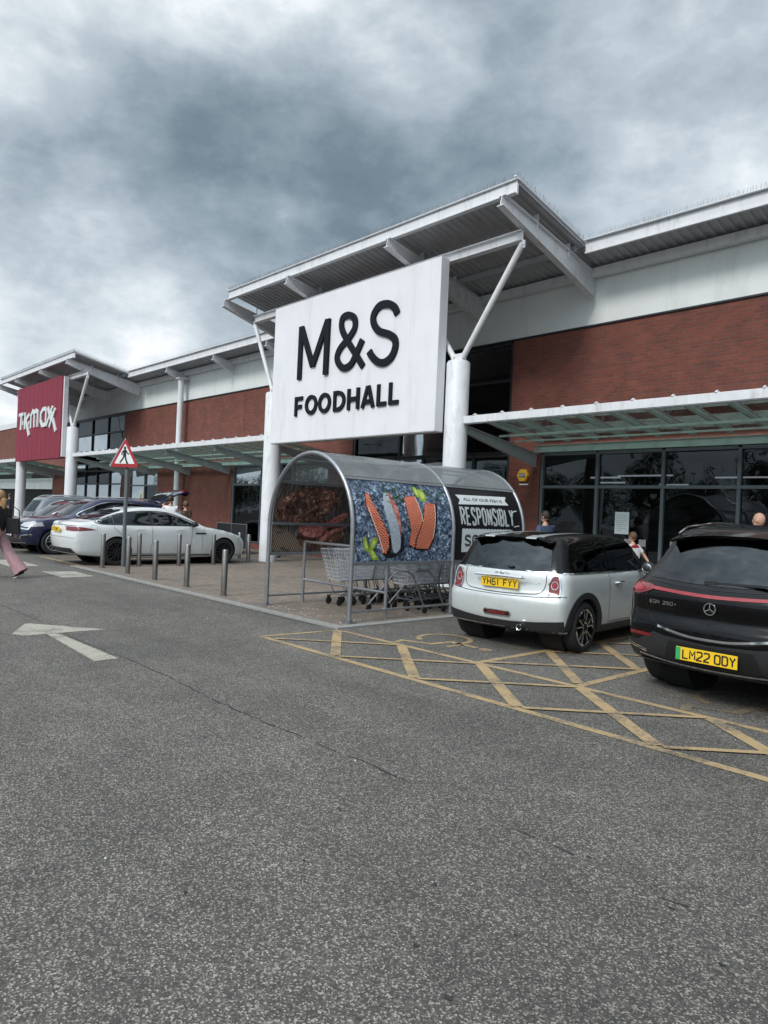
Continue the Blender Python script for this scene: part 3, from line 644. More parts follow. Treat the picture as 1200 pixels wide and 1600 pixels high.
# glass lean-to canopies along the facade
def glass_canopy(x0, x1, brackets, label, endl=True, endr=True):
    root = empty('glass_canopy', ((x0+x1)/2, 11.8, 0), label=label, cat='canopy')
    zf, zr, yf, yr = 3.62, 3.36, 11.79, 14.2
    b = MB(); b.ibeam((x0, yf, zf+.05), (x1, yf, zf+.05), .10, .17, .015); b.box(x0, x1, yf-.07, yf-.05, zf-.02, zf+.135); b.build('front_gutter', 'white_paint', root, bevel=.004)
    b = MB(); b.ibeam((x0+.15, yr, zr-.10), (x1, yr, zr-.10), .09, .17, .012); b.build('rear_beam', 'canopy_green', root)
    n = int((x1-x0)/.73)
    for i in range(n+1):
        x = x1-.3-i*.73 if x1 < -10.5 else x0+1.75-.73*2+i*.73
        if x < x0+.05 or x > x1-.05: continue
        b = MB(); b.bar((x, yf+.03, zf+.10), (x, yr+.1, zr+.06), .045, .06); b.build('glazing_bar', 'canopy_green', root)
        b = MB(); b.add([(x-.02, yf-.09, zf+.14), (x+.02, yf-.09, zf+.14), (x+.02, yf+.1, zf+.14), (x-.02, yf+.1, zf+.14), (x, yf-.02, zf+.19)], [(0, 1, 4), (1, 2, 4), (2, 3, 4), (3, 0, 4), (0, 1, 2, 3)]); b.build('bar_cap', 'white_paint', root)
    b = MB(); b.bar((x0, 13.0, 3.45), (x1, 13.0, 3.45), .03, .05); b.bar((x0, 13.6, 3.39), (x1, 13.6, 3.39), .03, .04); b.build('glazing_rail', 'canopy_green', root)
    b = MB(); b.add([(x0, yf+.04, zf+.145), (x1, yf+.04, zf+.145), (x1, FY-.05, zr+.06), (x0, FY-.05, zr+.06)], [(0, 1, 2, 3)]); b.build('glass_roof', 'canopy_glass', root)
    for x in brackets:
        b = MB(); b.ibeam((x, yf+.07, zf-.12), (x, FY-.02, 3.02), .10, .16, .014, .34); b.build('bracket_beam', 'bracket_grey', root)
    return root
mat('canopy_green', (.36, .47, .43), .45, var=.08, dirt=((.25, .33, .30), 5, .5))
mat('bracket_grey', (.40, .42, .43), .5, var=.06, dirt=((.25, .25, .24), 5, .4))
glass_canopy(-10.28, 14, (-10.35, -2.2, 6), 'glass lean-to canopy above the shopfront behind the two near cars')
glass_canopy(-34.3, -18.05, (-34.2, -31.6, -28.2, -24.9, -21.3, -18.2), 'green tinted glass canopy between the white sign and the dark red sign')
glass_canopy(-60, -42.7, (-58, -50, -45.5, -42.9), 'glass canopy running on beyond the dark red sign at far left')

# ------------------------------------------------------------------ big signs
def vmap(x, y, z):  # u along +X, v up, d towards the viewer (-Y)
    return lambda u, v, d: (x+u, y-d, z+v)
ms = empty('shop_sign', (-14.06, 11.39, 3.43), label='big white square sign with black letters hung between two white columns', cat='sign')
b = MB(); b.box(-17.3, -10.82, 11.39, 11.66, 3.43, 7.30); b.build('sign_panel', 'panel_white', ms, bevel=.012)
b = MB(); b.box(-17.28, -10.84, 11.405, 11.66, 3.415, 3.43); b.box(-17.0, -11.1, 11.662, 11.76, 3.8, 3.9); b.box(-17.0, -11.1, 11.662, 11.76, 5.9, 6.0); b.build('sign_bracket', 'bracket_grey', ms)
fm = vmap(0, 11.388, 0)
def letter(parent, paths, w, d=.05, m_='letter_black', fm=fm, name='letter'):
    b = MB()
    for i, (p, cl_) in enumerate(paths): LIFT[0] = i*.007; stroke(b, p, w, fm, 0, d, cl_)
    LIFT[0] = 0
    return b.build(name, m_, parent)
M_ = [[(-15.962, 5.12), (-15.951, 6.577)], [(-15.935, 6.541), (-15.372, 5.422)], [(-15.372, 5.422), (-14.782, 6.554)], [(-14.785, 5.124), (-14.767, 6.578)]]
AMP = [(-13.3, 5.153), (-13.612, 5.508), (-13.976, 5.917), (-14.192, 6.235), (-14.177, 6.492), (-13.937, 6.535), (-13.711, 6.411), (-13.676, 6.176), (-13.898, 5.944), (-14.207, 5.745), (-14.337, 5.528), (-14.24, 5.321), (-14.028, 5.204), (-13.772, 5.262), (-13.609, 5.457), (-13.363, 5.824)]
S_ = [(-12.148, 6.247), (-12.256, 6.421), (-12.491, 6.547), (-12.796, 6.546), (-12.985, 6.359), (-12.952, 6.131), (-12.757, 5.94), (-12.427, 5.815), (-12.209, 5.674), (-12.162, 5.476), (-12.287, 5.255), (-12.527, 5.154), (-12.783, 5.211), (-12.995, 5.374), (-13.089, 5.498)]
TK_ = [([(-41.601, 6.017), (-40.813, 6.024)], 0.22), ([(-41.133, 6.03), (-41.164, 5.197)], 0.3), ([(-40.87, 5.665), (-40.853, 5.434)], 0.17), ([(-40.515, 6.09), (-40.51, 5.197)], 0.28), ([(-39.8, 5.931), (-40.331, 5.667), (-39.721, 4.814)], 0.26), ([(-39.808, 5.594), (-39.806, 5.406)], 0.17), ([(-39.519, 5.189), (-39.483, 5.833), (-39.223, 6.061), (-38.973, 5.944), (-38.931, 5.203)], 0.25), ([(-38.946, 5.917), (-38.678, 6.044), (-38.394, 5.924), (-38.392, 5.195)], 0.25), ([(-37.151, 6.024), (-37.588, 6.031), (-37.916, 5.84), (-37.942, 5.481), (-37.661, 5.222), (-37.116, 5.236)], 0.26), ([(-37.115, 6.029), (-37.121, 5.165)], 0.24), ([(-36.904, 6.059), (-36.319, 5.371)], 0.24), ([(-36.2, 6.048), (-36.999, 5.169)], 0.22), ([(-36.462, 5.918), (-35.642, 4.821)], 0.26), ([(-35.819, 5.913), (-36.56, 5.072)], 0.24)]
W = .178
letter(ms, [(p, False) for p in M_], W)
letter(ms, [(crom(AMP, 6, False), False)], W*.95, name='ampersand')
letter(ms, [(crom(S_, 6, False), False)], W)
# FOODHALL
W2 = .10; zb, zt = 4.17, 4.60; hh = zt-zb
def foodhall():
    x = -16.06
    def put(paths):
        letter(ms, paths, W2, .045)
    def O(x, w): put([(arc(x+w/2, (zb+zt)/2, w/2, hh/2-.0, 0, 345, 22), True)])
    put([([(x, zb-.05), (x, zt+.0), (x+.30, zt)], False), ([(x+.05, (zb+zt)/2-.01), (x+.26, (zb+zt)/2-.01)], False)]); x += .50
    O(x-.02, .42); x += .56; O(x, .42); x += .64
    put([([(x, zb)]+[(x+.12, zb)]+arc(x+.12, (zb+zt)/2, .25, hh/2, -80, 80, 14)+[(x+.12, zt), (x, zt)], True)]); x += .56
    put([([(x, zb-.05), (x, zt+.05)], False), ([(x+.36, zb-.05), (x+.36, zt+.05)], False), ([(x+.04, (zb+zt)/2), (x+.32, (zb+zt)/2)], False)]); x += .53
    put([([(x, zb-.05), (x+.185, zt+.05)], False), ([(x+.40, zb-.05), (x+.215, zt+.05)], False), ([(x+.09, zb+.10), (x+.31, zb+.10)], False)]); x += .60
    put([([(x-.02, zt+.05), (x-.02, zb), (x+.26, zb)], False)]); x += .42
    put([([(x-.02, zt+.05), (x-.02, zb), (x+.26, zb)], False)])
foodhall()
tk = empty('shop_sign', (-38.6, 11.39, 3.5), label='dark red square sign with white lettering hung at far left', cat='sign')
b = MB(); b.box(-42.1, -35.1, 11.39, 11.66, 3.53, 7.45)
b.build('sign_panel', 'tk_panel', tk, bevel=.012)
b = MB()
for x in np.arange(-41.4, -35.2, .7): b.box(x-.006, x+.006, 11.385, 11.39, 3.55, 7.43)
b.build('panel_joint', 'sign_red', tk)
b = MB(); b.box(-35.098, -34.95, 11.45, 11.64, 3.6, 7.4); b.build('sign_bracket', 'white_paint', tk)
fk = vmap(0, 11.384, 0)
for grp in ((0, 1), (2,), (3, 4), (5,), (6, 7), (8, 9), (10, 11), (12, 13)):
    b = MB()
    for q_, ix_ in enumerate(grp): LIFT[0] = q_*.008; stroke(b, TK_[ix_][0], TK_[ix_][1]*.76, fk, 0, .05)
    LIFT[0] = 0; b.build('letter', 'poster_white', tk)

# alarm box on the brick pier
ad = empty('alarm_box', (-10.71, FY, 2.66), label='yellow hexagonal alarm box on the brick pier', cat='alarm box')
hexp = lambda r: [(r*math.cos(R(60*k)), r*math.sin(R(60*k))) for k in range(6)]
b = MB(); f_ = lambda y: (lambda u, v: (-10.71+u, y, 2.66+v)); b.prism(hexp(.17), f_(FY-.002), f_(FY-.09)); b.build('housing', 'adt_yellow', ad, bevel=.01)
b = MB(); b.box(-10.80, -10.62, FY-.097, FY-.091, 2.61, 2.71); o = b.build('badge', 'adt_blue', ad)
b = MB(); text(b, 'ADT', .062, vmap(-10.71, FY-.098, 2.629), 0, 0, 0, .003, .02, center=True); b.build('lettering', 'poster_white', o)
b = MB(); b.box(-10.83, -10.57, FY-.03, FY-.002, 2.42, 2.455); b.build('wall_strip', 'white_paint', ad)

# papers stuck on the shopfront glass
def paper(x0, x1, z0, z1, label): 
    b = MB(); b.box(x0, x1, FY+.055, FY+.060, z0, z1)
    for k in range(9): b.box(x0+.04, x0+(x1-x0)*random.uniform(.5, .9), FY+.053, FY+.055, z1-.06-(z1-z0-.1)*k/9-.008, z1-.06-(z1-z0-.1)*k/9, 1)
    return tag(b.build('notice', ['paper', 'sign_back']), label, 'notice')
paper(-8.22, -7.88, 1.33, 1.82, 'pale paper notice taped inside the dark shop window above the silver car')
for i, x in enumerate((-8.62, -8.25, -7.9, -7.55, -6.85, -6.45, -6.1)):
    b = MB(); b.box(x-.08, x+.08, FY+.056, FY+.06, 1.08, 1.23); tag(b.build('window_sticker', 'sign_back'), 'small pale square sticker in a row low on the shop window', 'sticker', 'stickers low on the shop window')
b = MB(); b.box(-33.5, -32.9, FY+.056, FY+.062, 1.3, 2.2); b.box(-33.45, -32.95, FY+.054, FY+.056, 1.75, 1.80, 1); b.box(-33.3, -33.2, FY+.052, FY+.0535, 1.5, 2.0, 1)
tag(b.build('poster', ['plate_white', 'sign_red']), 'cream poster in the window behind the warning sign', 'poster')

# ------------------------------------------------------------------ trolley shelter
SX = -8.595; SW = 1.035; SZ = 1.3; SH = 1.12
def hoopx(z): return SW*math.sqrt(max(0, 1-max(0, (z-SZ)/SH)**2))
def hoop_path(r=0, n=26):
    p = [(SX-SW-r, 0.02), (SX-SW-r, .7), (SX-SW-r, SZ)]
    p += [(SX+(SW+r)*math.cos(R(a)), SZ+(SH+r)*math.sin(R(a))) for a in np.linspace(180, 0, n)[1:-1]]
    return p+[(SX+SW+r, SZ), (SX+SW+r, .7), (SX+SW+r, .02)]
sh = empty('trolley_shelter', (SX, 8.4, .014), label='arched steel trolley shelter with clear roof and food posters, right of the bollards', cat='trolley shelter')
HY = (6.4, 8.5, 10.35)
for y in HY:
    b = MB(); b.tube([(x, y, z) for x, z in hoop_path()], .034, 12); b.build('hoop', 'galv', sh, smooth=True)
    for s in (-1, 1):
        b = MB(); b.box(SX+s*SW-.09, SX+s*SW+.09, y-.07, y+.07, .014, .026); b.lathe([(.045, .026), (.045, .05), (0, .05)], 10, (SX+s*SW, y, 0)); b.build('base_plate', 'galv_dark', sh)
for s in (-1, 1):
    b = MB(); b.tube([(SX+s*SW, HY[0], .16), (SX+s*SW, HY[2], .16)], .018, 8); b.build('ground_rail', 'galv', sh, smooth=True)
def sidepanel(side, y0, y1, z0, z1, m_, name, label=None, off=0.0, th=.006, n=16):
    b = MB(); vs = []
    for k, d in enumerate((0, th)):
        for i in range(n+1):
            z = z0+(z1-z0)*i/n; x = SX+side*(hoopx(z)+off+d)
            vs += [(x, y0, z), (x, y1, z)]
    q = 2*(n+1); fs = []
    for i in range(n):
        a = 2*i; fs += [(a, a+1, a+3, a+2), (q+a, q+a+2, q+a+3, q+a+1), (a, a+2, q+a+2, q+a), (a+1, q+a+1, q+a+3, a+3)]
    fs += [(0, q, q+1, 1), (2*n, 2*n+1, q+2*n+1, q+2*n)]
    b.add(vs, fs); return b.build(name, m_, sh, label, smooth=True)
def roofsheet(y0, y1):
    b = MB(); vs = []; n = 22; a0 = 40
    for d in (0, .005):
        for i in range(n+1):
            a = R(180-a0+(2*a0-180)*i/n); vs += [(SX+(SW+.02+d)*math.cos(a), y, SZ+(SH+.02+d)*math.sin(a)) for y in (y0, y1)]
    q = 2*(n+1); fs = []
    for i in range(n):
        a = 2*i; fs += [(a, a+1, a+3, a+2), (q+a, q+a+2, q+a+3, q+a+1), (a, a+2, q+a+2, q+a), (a+1, q+a+1, q+a+3, a+3)]
    b.add(vs, fs); b.build('roof_sheet', 'polycarbonate', sh, smooth=True)
for a, c in ((HY[0], HY[1]), (HY[1], HY[2])): roofsheet(a+.01, c-.01)
fishp = sidepanel(1, 6.45, 8.45, .86, 2.03, 'ice_print', 'poster', 'poster of orange salmon fillets on blue ice')
blackp = sidepanel(1, 8.55, 10.30, .86, 2.03, 'poster_black', 'poster', 'black poster with white lettering')
meatp = sidepanel(-1, 6.45, 8.45, .86, 1.97, 'wood_print', 'poster', 'poster of dark roast meat on a board')
sidepanel(-1, 8.55, 10.30, .86, 1.97, 'poster_black', 'poster', 'dark poster seen from behind')
for s in (-1, 1):
    for z in (.835, 2.055 if s > 0 else 2.0):
        for ya, yb in ((HY[0], HY[1]), (HY[1], HY[2])): x = SX+s*hoopx(z); b = MB(); b.box(x-.02, x+.02, ya+.03, yb-.03, z-.025, z+.025); b.build('side_rail', 'galv', sh, bevel=.004)
    x = SX+s*SW
    if s < 0: b = MB(); b.box(x+.02, x+.05, HY[0]+.02, HY[2], 1.30, 1.345); b.build('side_rail', 'galv', sh, bevel=.004)
b = MB()
for y in (HY[0], HY[1], HY[2]): pass
for a in (70, 110):
    x, z = SX+(SW-.02)*math.cos(R(a)), SZ+(SH-.02)*math.sin(R(a)); b.tube([(x, HY[0], z), (x, HY[2], z)], .014, 6)
b.build('roof_rail', 'galv', sh)
# barrier inside the mouth
b = MB()
for s in (-1, 1): b.tube([(SX+s*(SW-.02), 7.1, .014), (SX+s*(SW-.02), 7.1, 1.04)], .026, 10)
b.tube([(SX-SW+.02, 7.1, 1.03), (SX+SW-.02, 7.1, 1.03)], .022, 10); b.tube([(SX-SW+.02, 7.1, .40), (SX+SW-.02, 7.1, .40)], .022, 10)
b.build('barrier', 'galv', sh, smooth=True)
# gable at the far end
b = MB(); pz = 1.72; a0 = math.asin((pz-SZ)/SH); pts = [(SX+(SW-.03)*math.cos(t), SZ+(SH-.03)*math.sin(t)) for t in np.linspace(a0, PI-a0, 20)]
b.prism(pts, lambda u, v: (u, 10.345, v), lambda u, v: (u, 10.35, v)); gb = b.build('gable_panel', 'polycarbonate', sh)
b = MB(); b.box(SX-hoopx(pz)+.03, SX+hoopx(pz)-.03, 10.33, 10.37, pz-.05, pz); b.build('gable_rail', 'galv', sh)
b = MB(); fg = lambda u, v, d: (SX-u, 10.352+d, 2.02+v)
for p in ([(-.22, .14), (-.15, .14), (-.09, -.06), (.12, -.06)], [(-.14, .10), (.17, .09), (.12, 0), (-.11, .0)], [(-.125, .05), (.145, .05)], [(-.06, .1), (-.04, 0)], [(.03, .1), (.03, 0)], [(.11, .1), (.08, 0)]): stroke(b, p, .018, fg, 0, .003)
for cx_ in (-.07, .1): stroke(b, arc(cx_, -.11, .022, .022, 0, 330, 10), .015, fg, 0, .003, True)
b.build('trolley_icon', 'ink', gb)
# pictures printed on the posters (thin vinyl shapes following the panel)
def pm(side, off=.0):
    def f(u, v, d): return (SX+side*(hoopx(v)+d), u, v)
    return f
fp0 = pm(1)
def printed(parent, poly, m_, side=1, d=.008, smooth=True, name='printed_shape', lift=.0015):
    pts = crom(poly, 4) if smooth else [tuple(np.array(a)+(np.array(b_)-np.array(a))*t) for a, b_ in zip(poly, poly[1:]+poly[:1]) for t in np.linspace(0, 1, 6)[:-1]]
    ys = [p[0] for p in pts]; zs = [p[1] for p in pts]; ip = [Vector(p) for p in pts]
    inner = [Vector((y, z)) for y in np.arange(min(ys), max(ys), .04) for z in np.arange(min(zs), max(zs), .04)]
    r = delaunay_2d_cdt(ip+inner, [], [list(range(len(ip)))], 1, 1e-5)
    b = MB(); f = pm(side); dd = d if side > 0 else -d+.006
    b.add([f(v.x, v.y, dd) for v in r[0]], r[2]); o = b.build(name, m_, parent); return o
SAL = [[(6.69, 1.82), (6.76, 1.85), (6.79, 1.73), (6.94, 1.46), (7.08, 1.24), (7.1, 1.07), (7.04, .97), (6.96, .99), (6.88, 1.2), (6.77, 1.41), (6.67, 1.64)],
       [(7.46, 1.81), (7.69, 1.85), (7.77, 1.58), (7.79, 1.45), (7.69, 1.21), (7.68, 1.04), (7.51, 1.11), (7.54, 1.31), (7.48, 1.57)],
       [(7.89, 1.75), (8.11, 1.74), (8.08, 1.52), (8.03, 1.21), (7.92, 1.04), (7.66, 1.05), (7.68, 1.21), (7.79, 1.45)]]
printed(fishp, [(7.13, 1.86), (7.22, 1.82), (7.30, 1.6), (7.33, 1.30), (7.30, 1.2), (7.24, 1.37), (7.17, 1.63)], 'meat_pink', d=.0085)
printed(fishp, [(6.9, 1.2), (7.13, 1.2), (7.14, 1.02), (7.2, .98), (7.4, 1.02), (7.36, 1.3), (7.3, .96), (7.02, .93)], 'poster_black', d=.0075)
printed(fishp, [(7.06, 1.85), (7.14, 1.84), (7.17, 1.66), (7.28, 1.37), (7.33, 1.07), (7.19, 1.0), (7.11, 1.3), (7.01, 1.62)], 'salmon_skin', d=.010)
for i, p in enumerate(SAL):
    cy_, cz_ = np.mean([q[0] for q in p]), np.mean([q[1] for q in p])
    printed(fishp, [(cy_+(y-cy_)*(1.12 if i < 2 else 1.2)+.01*(i < 2), cz_+(z-cz_)*1.04-.012) for y, z in p], 'poster_black', d=.0088+.0016*i, smooth=False)
    printed(fishp, p, 'salmon' if i < 2 else 'salmon_tilted', d=.0096+.0016*i, smooth=False)
for k_, p in enumerate([[(6.59, 1.18), (6.64, 1.21), (6.71, 1.05), (6.68, 1.0), (6.61, 1.06)], [(6.73, 1.14), (6.80, 1.21), (6.87, 1.16), (6.80, 1.05), (6.74, 1.02)], [(6.70, 1.03), (6.76, 1.05), (6.88, .93), (6.87, .89), (6.78, .89)],
                       [(7.72, 1.97), (7.80, 1.97), (7.82, 1.84), (7.74, 1.84)], [(7.81, 1.93), (7.90, 1.95), (7.96, 1.86), (7.92, 1.78), (7.82, 1.78)]]):
    printed(fishp, p, 'lime', d=.009+.0004*k_); cy_, cz_ = np.mean([q[0] for q in p]), np.mean([q[1] for q in p]); printed(fishp, [(cy_+(y-cy_)*.55, cz_+(z-cz_)*.6) for y, z in p], 'lime_flesh', d=.012+.0004*k_)
for p in ([(6.70, 1.64), (6.79, 1.41), (6.90, 1.2), (6.985, 1.0)], [(7.70, 1.84), (7.775, 1.58), (7.79, 1.46)], [(8.10, 1.73), (8.075, 1.52), (8.025, 1.22)]):
    b = MB(); stroke(b, crom(p, 5, False), .012, lambda u, v, d: fp0(u, v, d), .0122, .0135); b.build('fat_line', 'plate_white', fishp)
for i, p in enumerate(SAL):
    b = MB(); zs_ = [q[1] for q in p]
    for z in np.arange(min(zs_)+.04, max(zs_)-.03, .034):
        xs_ = [a_[0]+(c_[0]-a_[0])*(z-a_[1])/(c_[1]-a_[1]) for a_, c_ in zip(p, p[1:]+p[:1]) if (a_[1] > z) != (c_[1] > z)]
        if len(xs_) < 2: continue
        y0_, y1_ = min(xs_)+.012, max(xs_)-.012; ym = (y0_+y1_)/2; sl = (.035, .03, -.035)[i]
        if y1_-y0_ < .05: continue
        stroke(b, [(y0_, z-sl*.6), (ym, z+sl*.3), (y1_, z+sl*.35)], .0055, lambda u, v, d: fp0(u, v, d), .0125+.001*i, .0135+.001*i)
    b.build('salmon_stripes', 'salmon_fat', fishp)
def sprigs(parent, n, y0, y1, z0, z1, side=1):
    b = MB(); f = pm(side)
    for k in range(n):
        y = random.uniform(y0, y1); z = random.uniform(z0, z1); a = random.uniform(-.6, .6); l = random.uniform(.05, .11)
        d = .0125 if side > 0 else -.006; vs = [f(y, z, d), f(y+l*math.cos(a)*.5+.008, z+l*math.sin(a)*.5+.008, d), f(y+l*math.cos(a), z+l*math.sin(a), d), f(y+l*math.cos(a)*.5-.004, z+l*math.sin(a)*.5-.006, d)]
        b.add(vs, [(0, 1, 2, 3)])
    b.build('herb_sprigs', 'herb', parent)
sprigs(fishp, 46, 7.05, 7.42, 1.72, 1.98); sprigs(fishp, 26, 8.0, 8.35, 1.78, 1.98)
printed(meatp, [(6.52, 1.40), (6.50, 1.54), (6.66, 1.79), (7.03, 1.93), (7.5, 1.9), (7.75, 1.78), (7.62, 1.55), (7.4, 1.42), (7.15, 1.34), (6.8, 1.33)], 'meat_char', -1, d=.007)
printed(meatp, [(7.0, 1.32), (7.4, 1.40), (7.75, 1.35), (7.95, 1.15), (7.75, .98), (7.35, .9), (7.05, .93), (6.95, 1.1)], 'meat_char', -1, d=.0075)
printed(meatp, [(6.47, 1.3), (6.65, 1.22), (6.83, 1.16), (7.06, .92), (7.0, .88), (6.5, .88), (6.47, 1.0)], 'board_print', -1, d=.009)
printed(meatp, [(7.62, 1.4), (7.93, 1.54), (7.99, 1.48), (7.74, 1.31), (7.42, 1.23), (7.45, 1.3)], 'meat_pink', -1, d=.0095)
printed(meatp, [(7.41, 1.06), (7.61, 1.21), (7.96, 1.31), (7.98, 1.27), (7.66, 1.16), (7.45, 1.0)], 'meat_pink', -1, d=.010)
printed(meatp, [(7.0, 1.3), (7.35, 1.35), (7.5, 1.2), (7.3, 1.1), (7.05, 1.15)], 'meat_pink', -1, d=.0105)
sprigs(meatp, 12, 6.5, 6.6, 1.15, 1.27, -1); sprigs(meatp, 14, 6.6, 6.75, .88, .93, -1); sprigs(meatp, 16, 7.8, 8.1, 1.08, 1.25, -1)
fp = pm(1)
def put(polyfn): return polyfn
b = MB()
def quad(y0, z0, y1, z1, d=.008, n=8, zl=0):
    vs = []
    for i in range(n+1): z = z0+(z1-z0)*i/n; vs += [fp(y0, z, d), fp(y1, z, d)]
    b.add(vs, [(2*i, 2*i+1, 2*i+3, 2*i+2) for i in range(n)])
printed(blackp, [(8.68, 1.76), (8.75, 1.835), (8.68, 1.915), (10.02, 1.935), (9.95, 1.86), (10.02, 1.79)], 'poster_white', smooth=False)
printed(blackp, [(8.70, .99), (8.70, 1.36)]+[(8.70+.04*k, 1.36+(.016 if k % 2 else 0)) for k in range(1, 33)]+[(10.02, 1.37), (10.02, .99)], 'poster_white', smooth=False)
b = MB(); text(b, 'ALL OF OUR FISH IS', .05, lambda u, v, d: fp(8.84+u, 1.825+v, d), 0, 0, .009, .0098, .012, width=1.02); b.build('lettering', 'ink', blackp)
GL = {'R': [[(0, 0), (0, 1), (.6, 1), (1, .86), (1, .66), (.6, .52), (0, .52)], [(.45, .52), (1, 0)]], 'E': [[(1, 1), (0, 1), (0, 0), (1, 0)], [(0, .5), (.8, .5)]], 'S': [[(1, .8), (.8, 1), (.2, 1), (0, .82), (0, .66), (1, .36), (1, .18), (.8, 0), (.2, 0), (0, .2)]],
      'P': [[(0, 0), (0, 1), (.7, 1), (1, .85), (1, .62), (.7, .47), (0, .47)]], 'O': [[(.25, 0), (0, .18), (0, .82), (.25, 1), (.75, 1), (1, .82), (1, .18), (.75, 0), (.25, 0)]], 'N': [[(0, 0), (0, 1)], [(0, 1), (1, 0)], [(1, 0), (1, 1)]], 'I': [[(0, 0), (0, 1)]],
      'B': [[(0, .52), (.7, .52), (1, .66), (1, .86), (.7, 1), (0, 1), (0, 0), (.7, 0), (1, .14), (1, .38), (.7, .52)]], 'L': [[(0, 1), (0, 0), (1, 0)]], 'Y': [[(0, 1), (.5, .45), (1, 1)], [(.5, .45), (.5, 0)]], 'U': [[(0, 1), (0, .2), (.25, 0), (.75, 0), (1, .2), (1, 1)]],
      'C': [[(1, .78), (.75, 1), (.25, 1), (0, .8), (0, .2), (.25, 0), (.75, 0), (1, .22)]], 'D': [[(0, .0), (0, 1), (.65, 1), (1, .75), (1, .25), (.65, 0), (0, 0)]]}
def words(t, y0, z0, cw, h, gap, sw, d0, d1, m_, name='lettering'):
    b = MB(); u = y0
    for ch in t:
        w_ = 0 if ch == 'I' else cw
        for i, p in enumerate(GL[ch]):
            LIFT[0] = i*.0003
            q = []
            for (a, c_), (a2, c2) in zip(p, p[1:]):
                n_ = max(1, int(abs(c2-c_)*h/.05)); q += [(u+(a+(a2-a)*t_/n_)*w_, z0+(c_+(c2-c_)*t_/n_)*h) for t_ in range(n_)]
            q.append((u+p[-1][0]*w_, z0+p[-1][1]*h)); stroke(b, q, sw, fp, d0, d1)
        u += w_+gap
    LIFT[0] = 0; return b.build(name, m_, blackp)
words('RESPONSIBLY', 8.70, 1.44, .080, .265, .057, .034, .0078, .0092, 'poster_white')
words('RESPONSIBLY', 8.697, 1.437, .080, .271, .057, .006, .0098, .0102, 'galv_dark', 'lettering_inlay')
words('SOURCED', 8.79, 1.10, .118, .155, .066, .036, .0095, .0102, 'ink')
words('SOURCED', 8.79, 1.10, .118, .155, .066, .010, .0108, .0112, 'galv', 'lettering_inlay')
b = MB(); stroke(b, [(10.06, 1.66), (10.13, 1.69), (10.2, 1.70)], .016, lambda u, v, d: fp(u, v, d), .008, .009); stroke(b, [(10.07, 1.42), (10.22, 1.44)], .016, lambda u, v, d: fp(u, v, d), .008, .009); b.build('printed_shape', 'poster_white', blackp)

# ------------------------------------------------------------------ shopping trolleys (local: x forward, y across, z up)
def make_trolley(label):
    t = empty('shopping_trolley', (0, 0, 0), label=label, cat='trolley')
    b = MB(); bot = (.12, .78, .21, .16, .46); # basket: tapered towards the front
    def ring(z, k):  # k 0 bottom 1 top
        x0 = .10-.08*k; x1 = .74+.14*k; wr = .22+.05*k; wf = .16+.05*k
        return [(x0, -wr, z), (x1, -wf, z), (x1, wf, z), (x0, wr, z)]
    zs = np.linspace(.42, .92, 9)
    for i, z in enumerate(zs):
        r_ = ring(z, i/8); b.tube(r_, .007 if i in (0, 8) else .0038, 4, closed=True)
    def lerp(a, c, q): return tuple(a[i]+(c[i]-a[i])*q for i in range(3))
    r0, r1 = ring(zs[0], 0), ring(zs[-1], 1)
    for s in range(4):
        n = 16 if s in (0, 2) else 9
        for j in range(n):
            q = j/n; b.bar(lerp(r0[s], r0[(s+1) % 4], q), lerp(r1[s], r1[(s+1) % 4], q), .006, .006)
    for j in range(9):
        q = j/8; b.bar(lerp(r0[0], r0[3], q), lerp(r0[1], r0[2], q), .006, .006)
    for j in range(8):
        q = j/7; b.bar(lerp(r0[0], r0[1], q), lerp(r0[3], r0[2], q), .006, .006)
    b.build('basket', 'wire_chrome', t, local=True)
    b = MB()
    for s in (-1, 1):
        b.tube([(-.10, s*.25, 1.02), (.02, s*.26, .92), (.10, s*.23, .44), (.02, s*.24, .20), (.62, s*.17, .17), (.72, s*.15, .14)], .011, 6)
        b.tube([(.10, s*.23, .43), (.72, s*.16, .41), (.60, s*.17, .18)], .010, 6)
        b.tube([(.02, s*.24, .20), (-.04, s*.245, .15)], .010, 6)
    b.tube([(.64, -.17, .17), (.64, .17, .17)], .009, 6); b.tube([(.05, -.24, .20), (.05, .24, .20)], .009, 6)
    b.build('chassis', 'galv_dark', t, local=True, smooth=True)
    b = MB(); b.tube([(-.10, -.27, 1.02), (-.10, .27, 1.02)], .017, 8); b.build('handle', 'plastic_black', t, local=True, smooth=True)
    for (x, y) in ((-.05, -.245), (-.05, .245), (.72, -.15), (.72, .15)):
        b = MB(); b.lathe([(0, -.012), (.055, -.012), (.062, 0), (.055, .012), (0, .012)], 14, (x, y, .062), 'y'); b.box(x-.02, x+.02, y-.022, y-.016, .06, .15); b.box(x-.02, x+.02, y+.016, y+.022, .06, .15); b.build('wheel', 'rubber', t, local=True)
    return t
TL = ['front shopping trolley facing out of the shelter mouth, basket in full view', 'shopping trolley nested second in the line inside the shelter']
TX = -9.12
tr0 = make_trolley(TL[0]); tr0.location = (TX, 8.12, .014); tr0.rotation_euler = (0, 0, R(-92)); tr0['group'] = 'nested shopping trolleys in the shelter'
for k in range(1, 9):
    c = copy_tree(tr0); c.location = (TX+.02*math.sin(k*2), 8.15+.235*k, .014); c.rotation_euler = (0, 0, R(-90+random.uniform(-1.5, 1.5)))
    c['label'] = TL[1] if k == 1 else 'shopping trolley nested in the line behind the front two, under the fish poster'
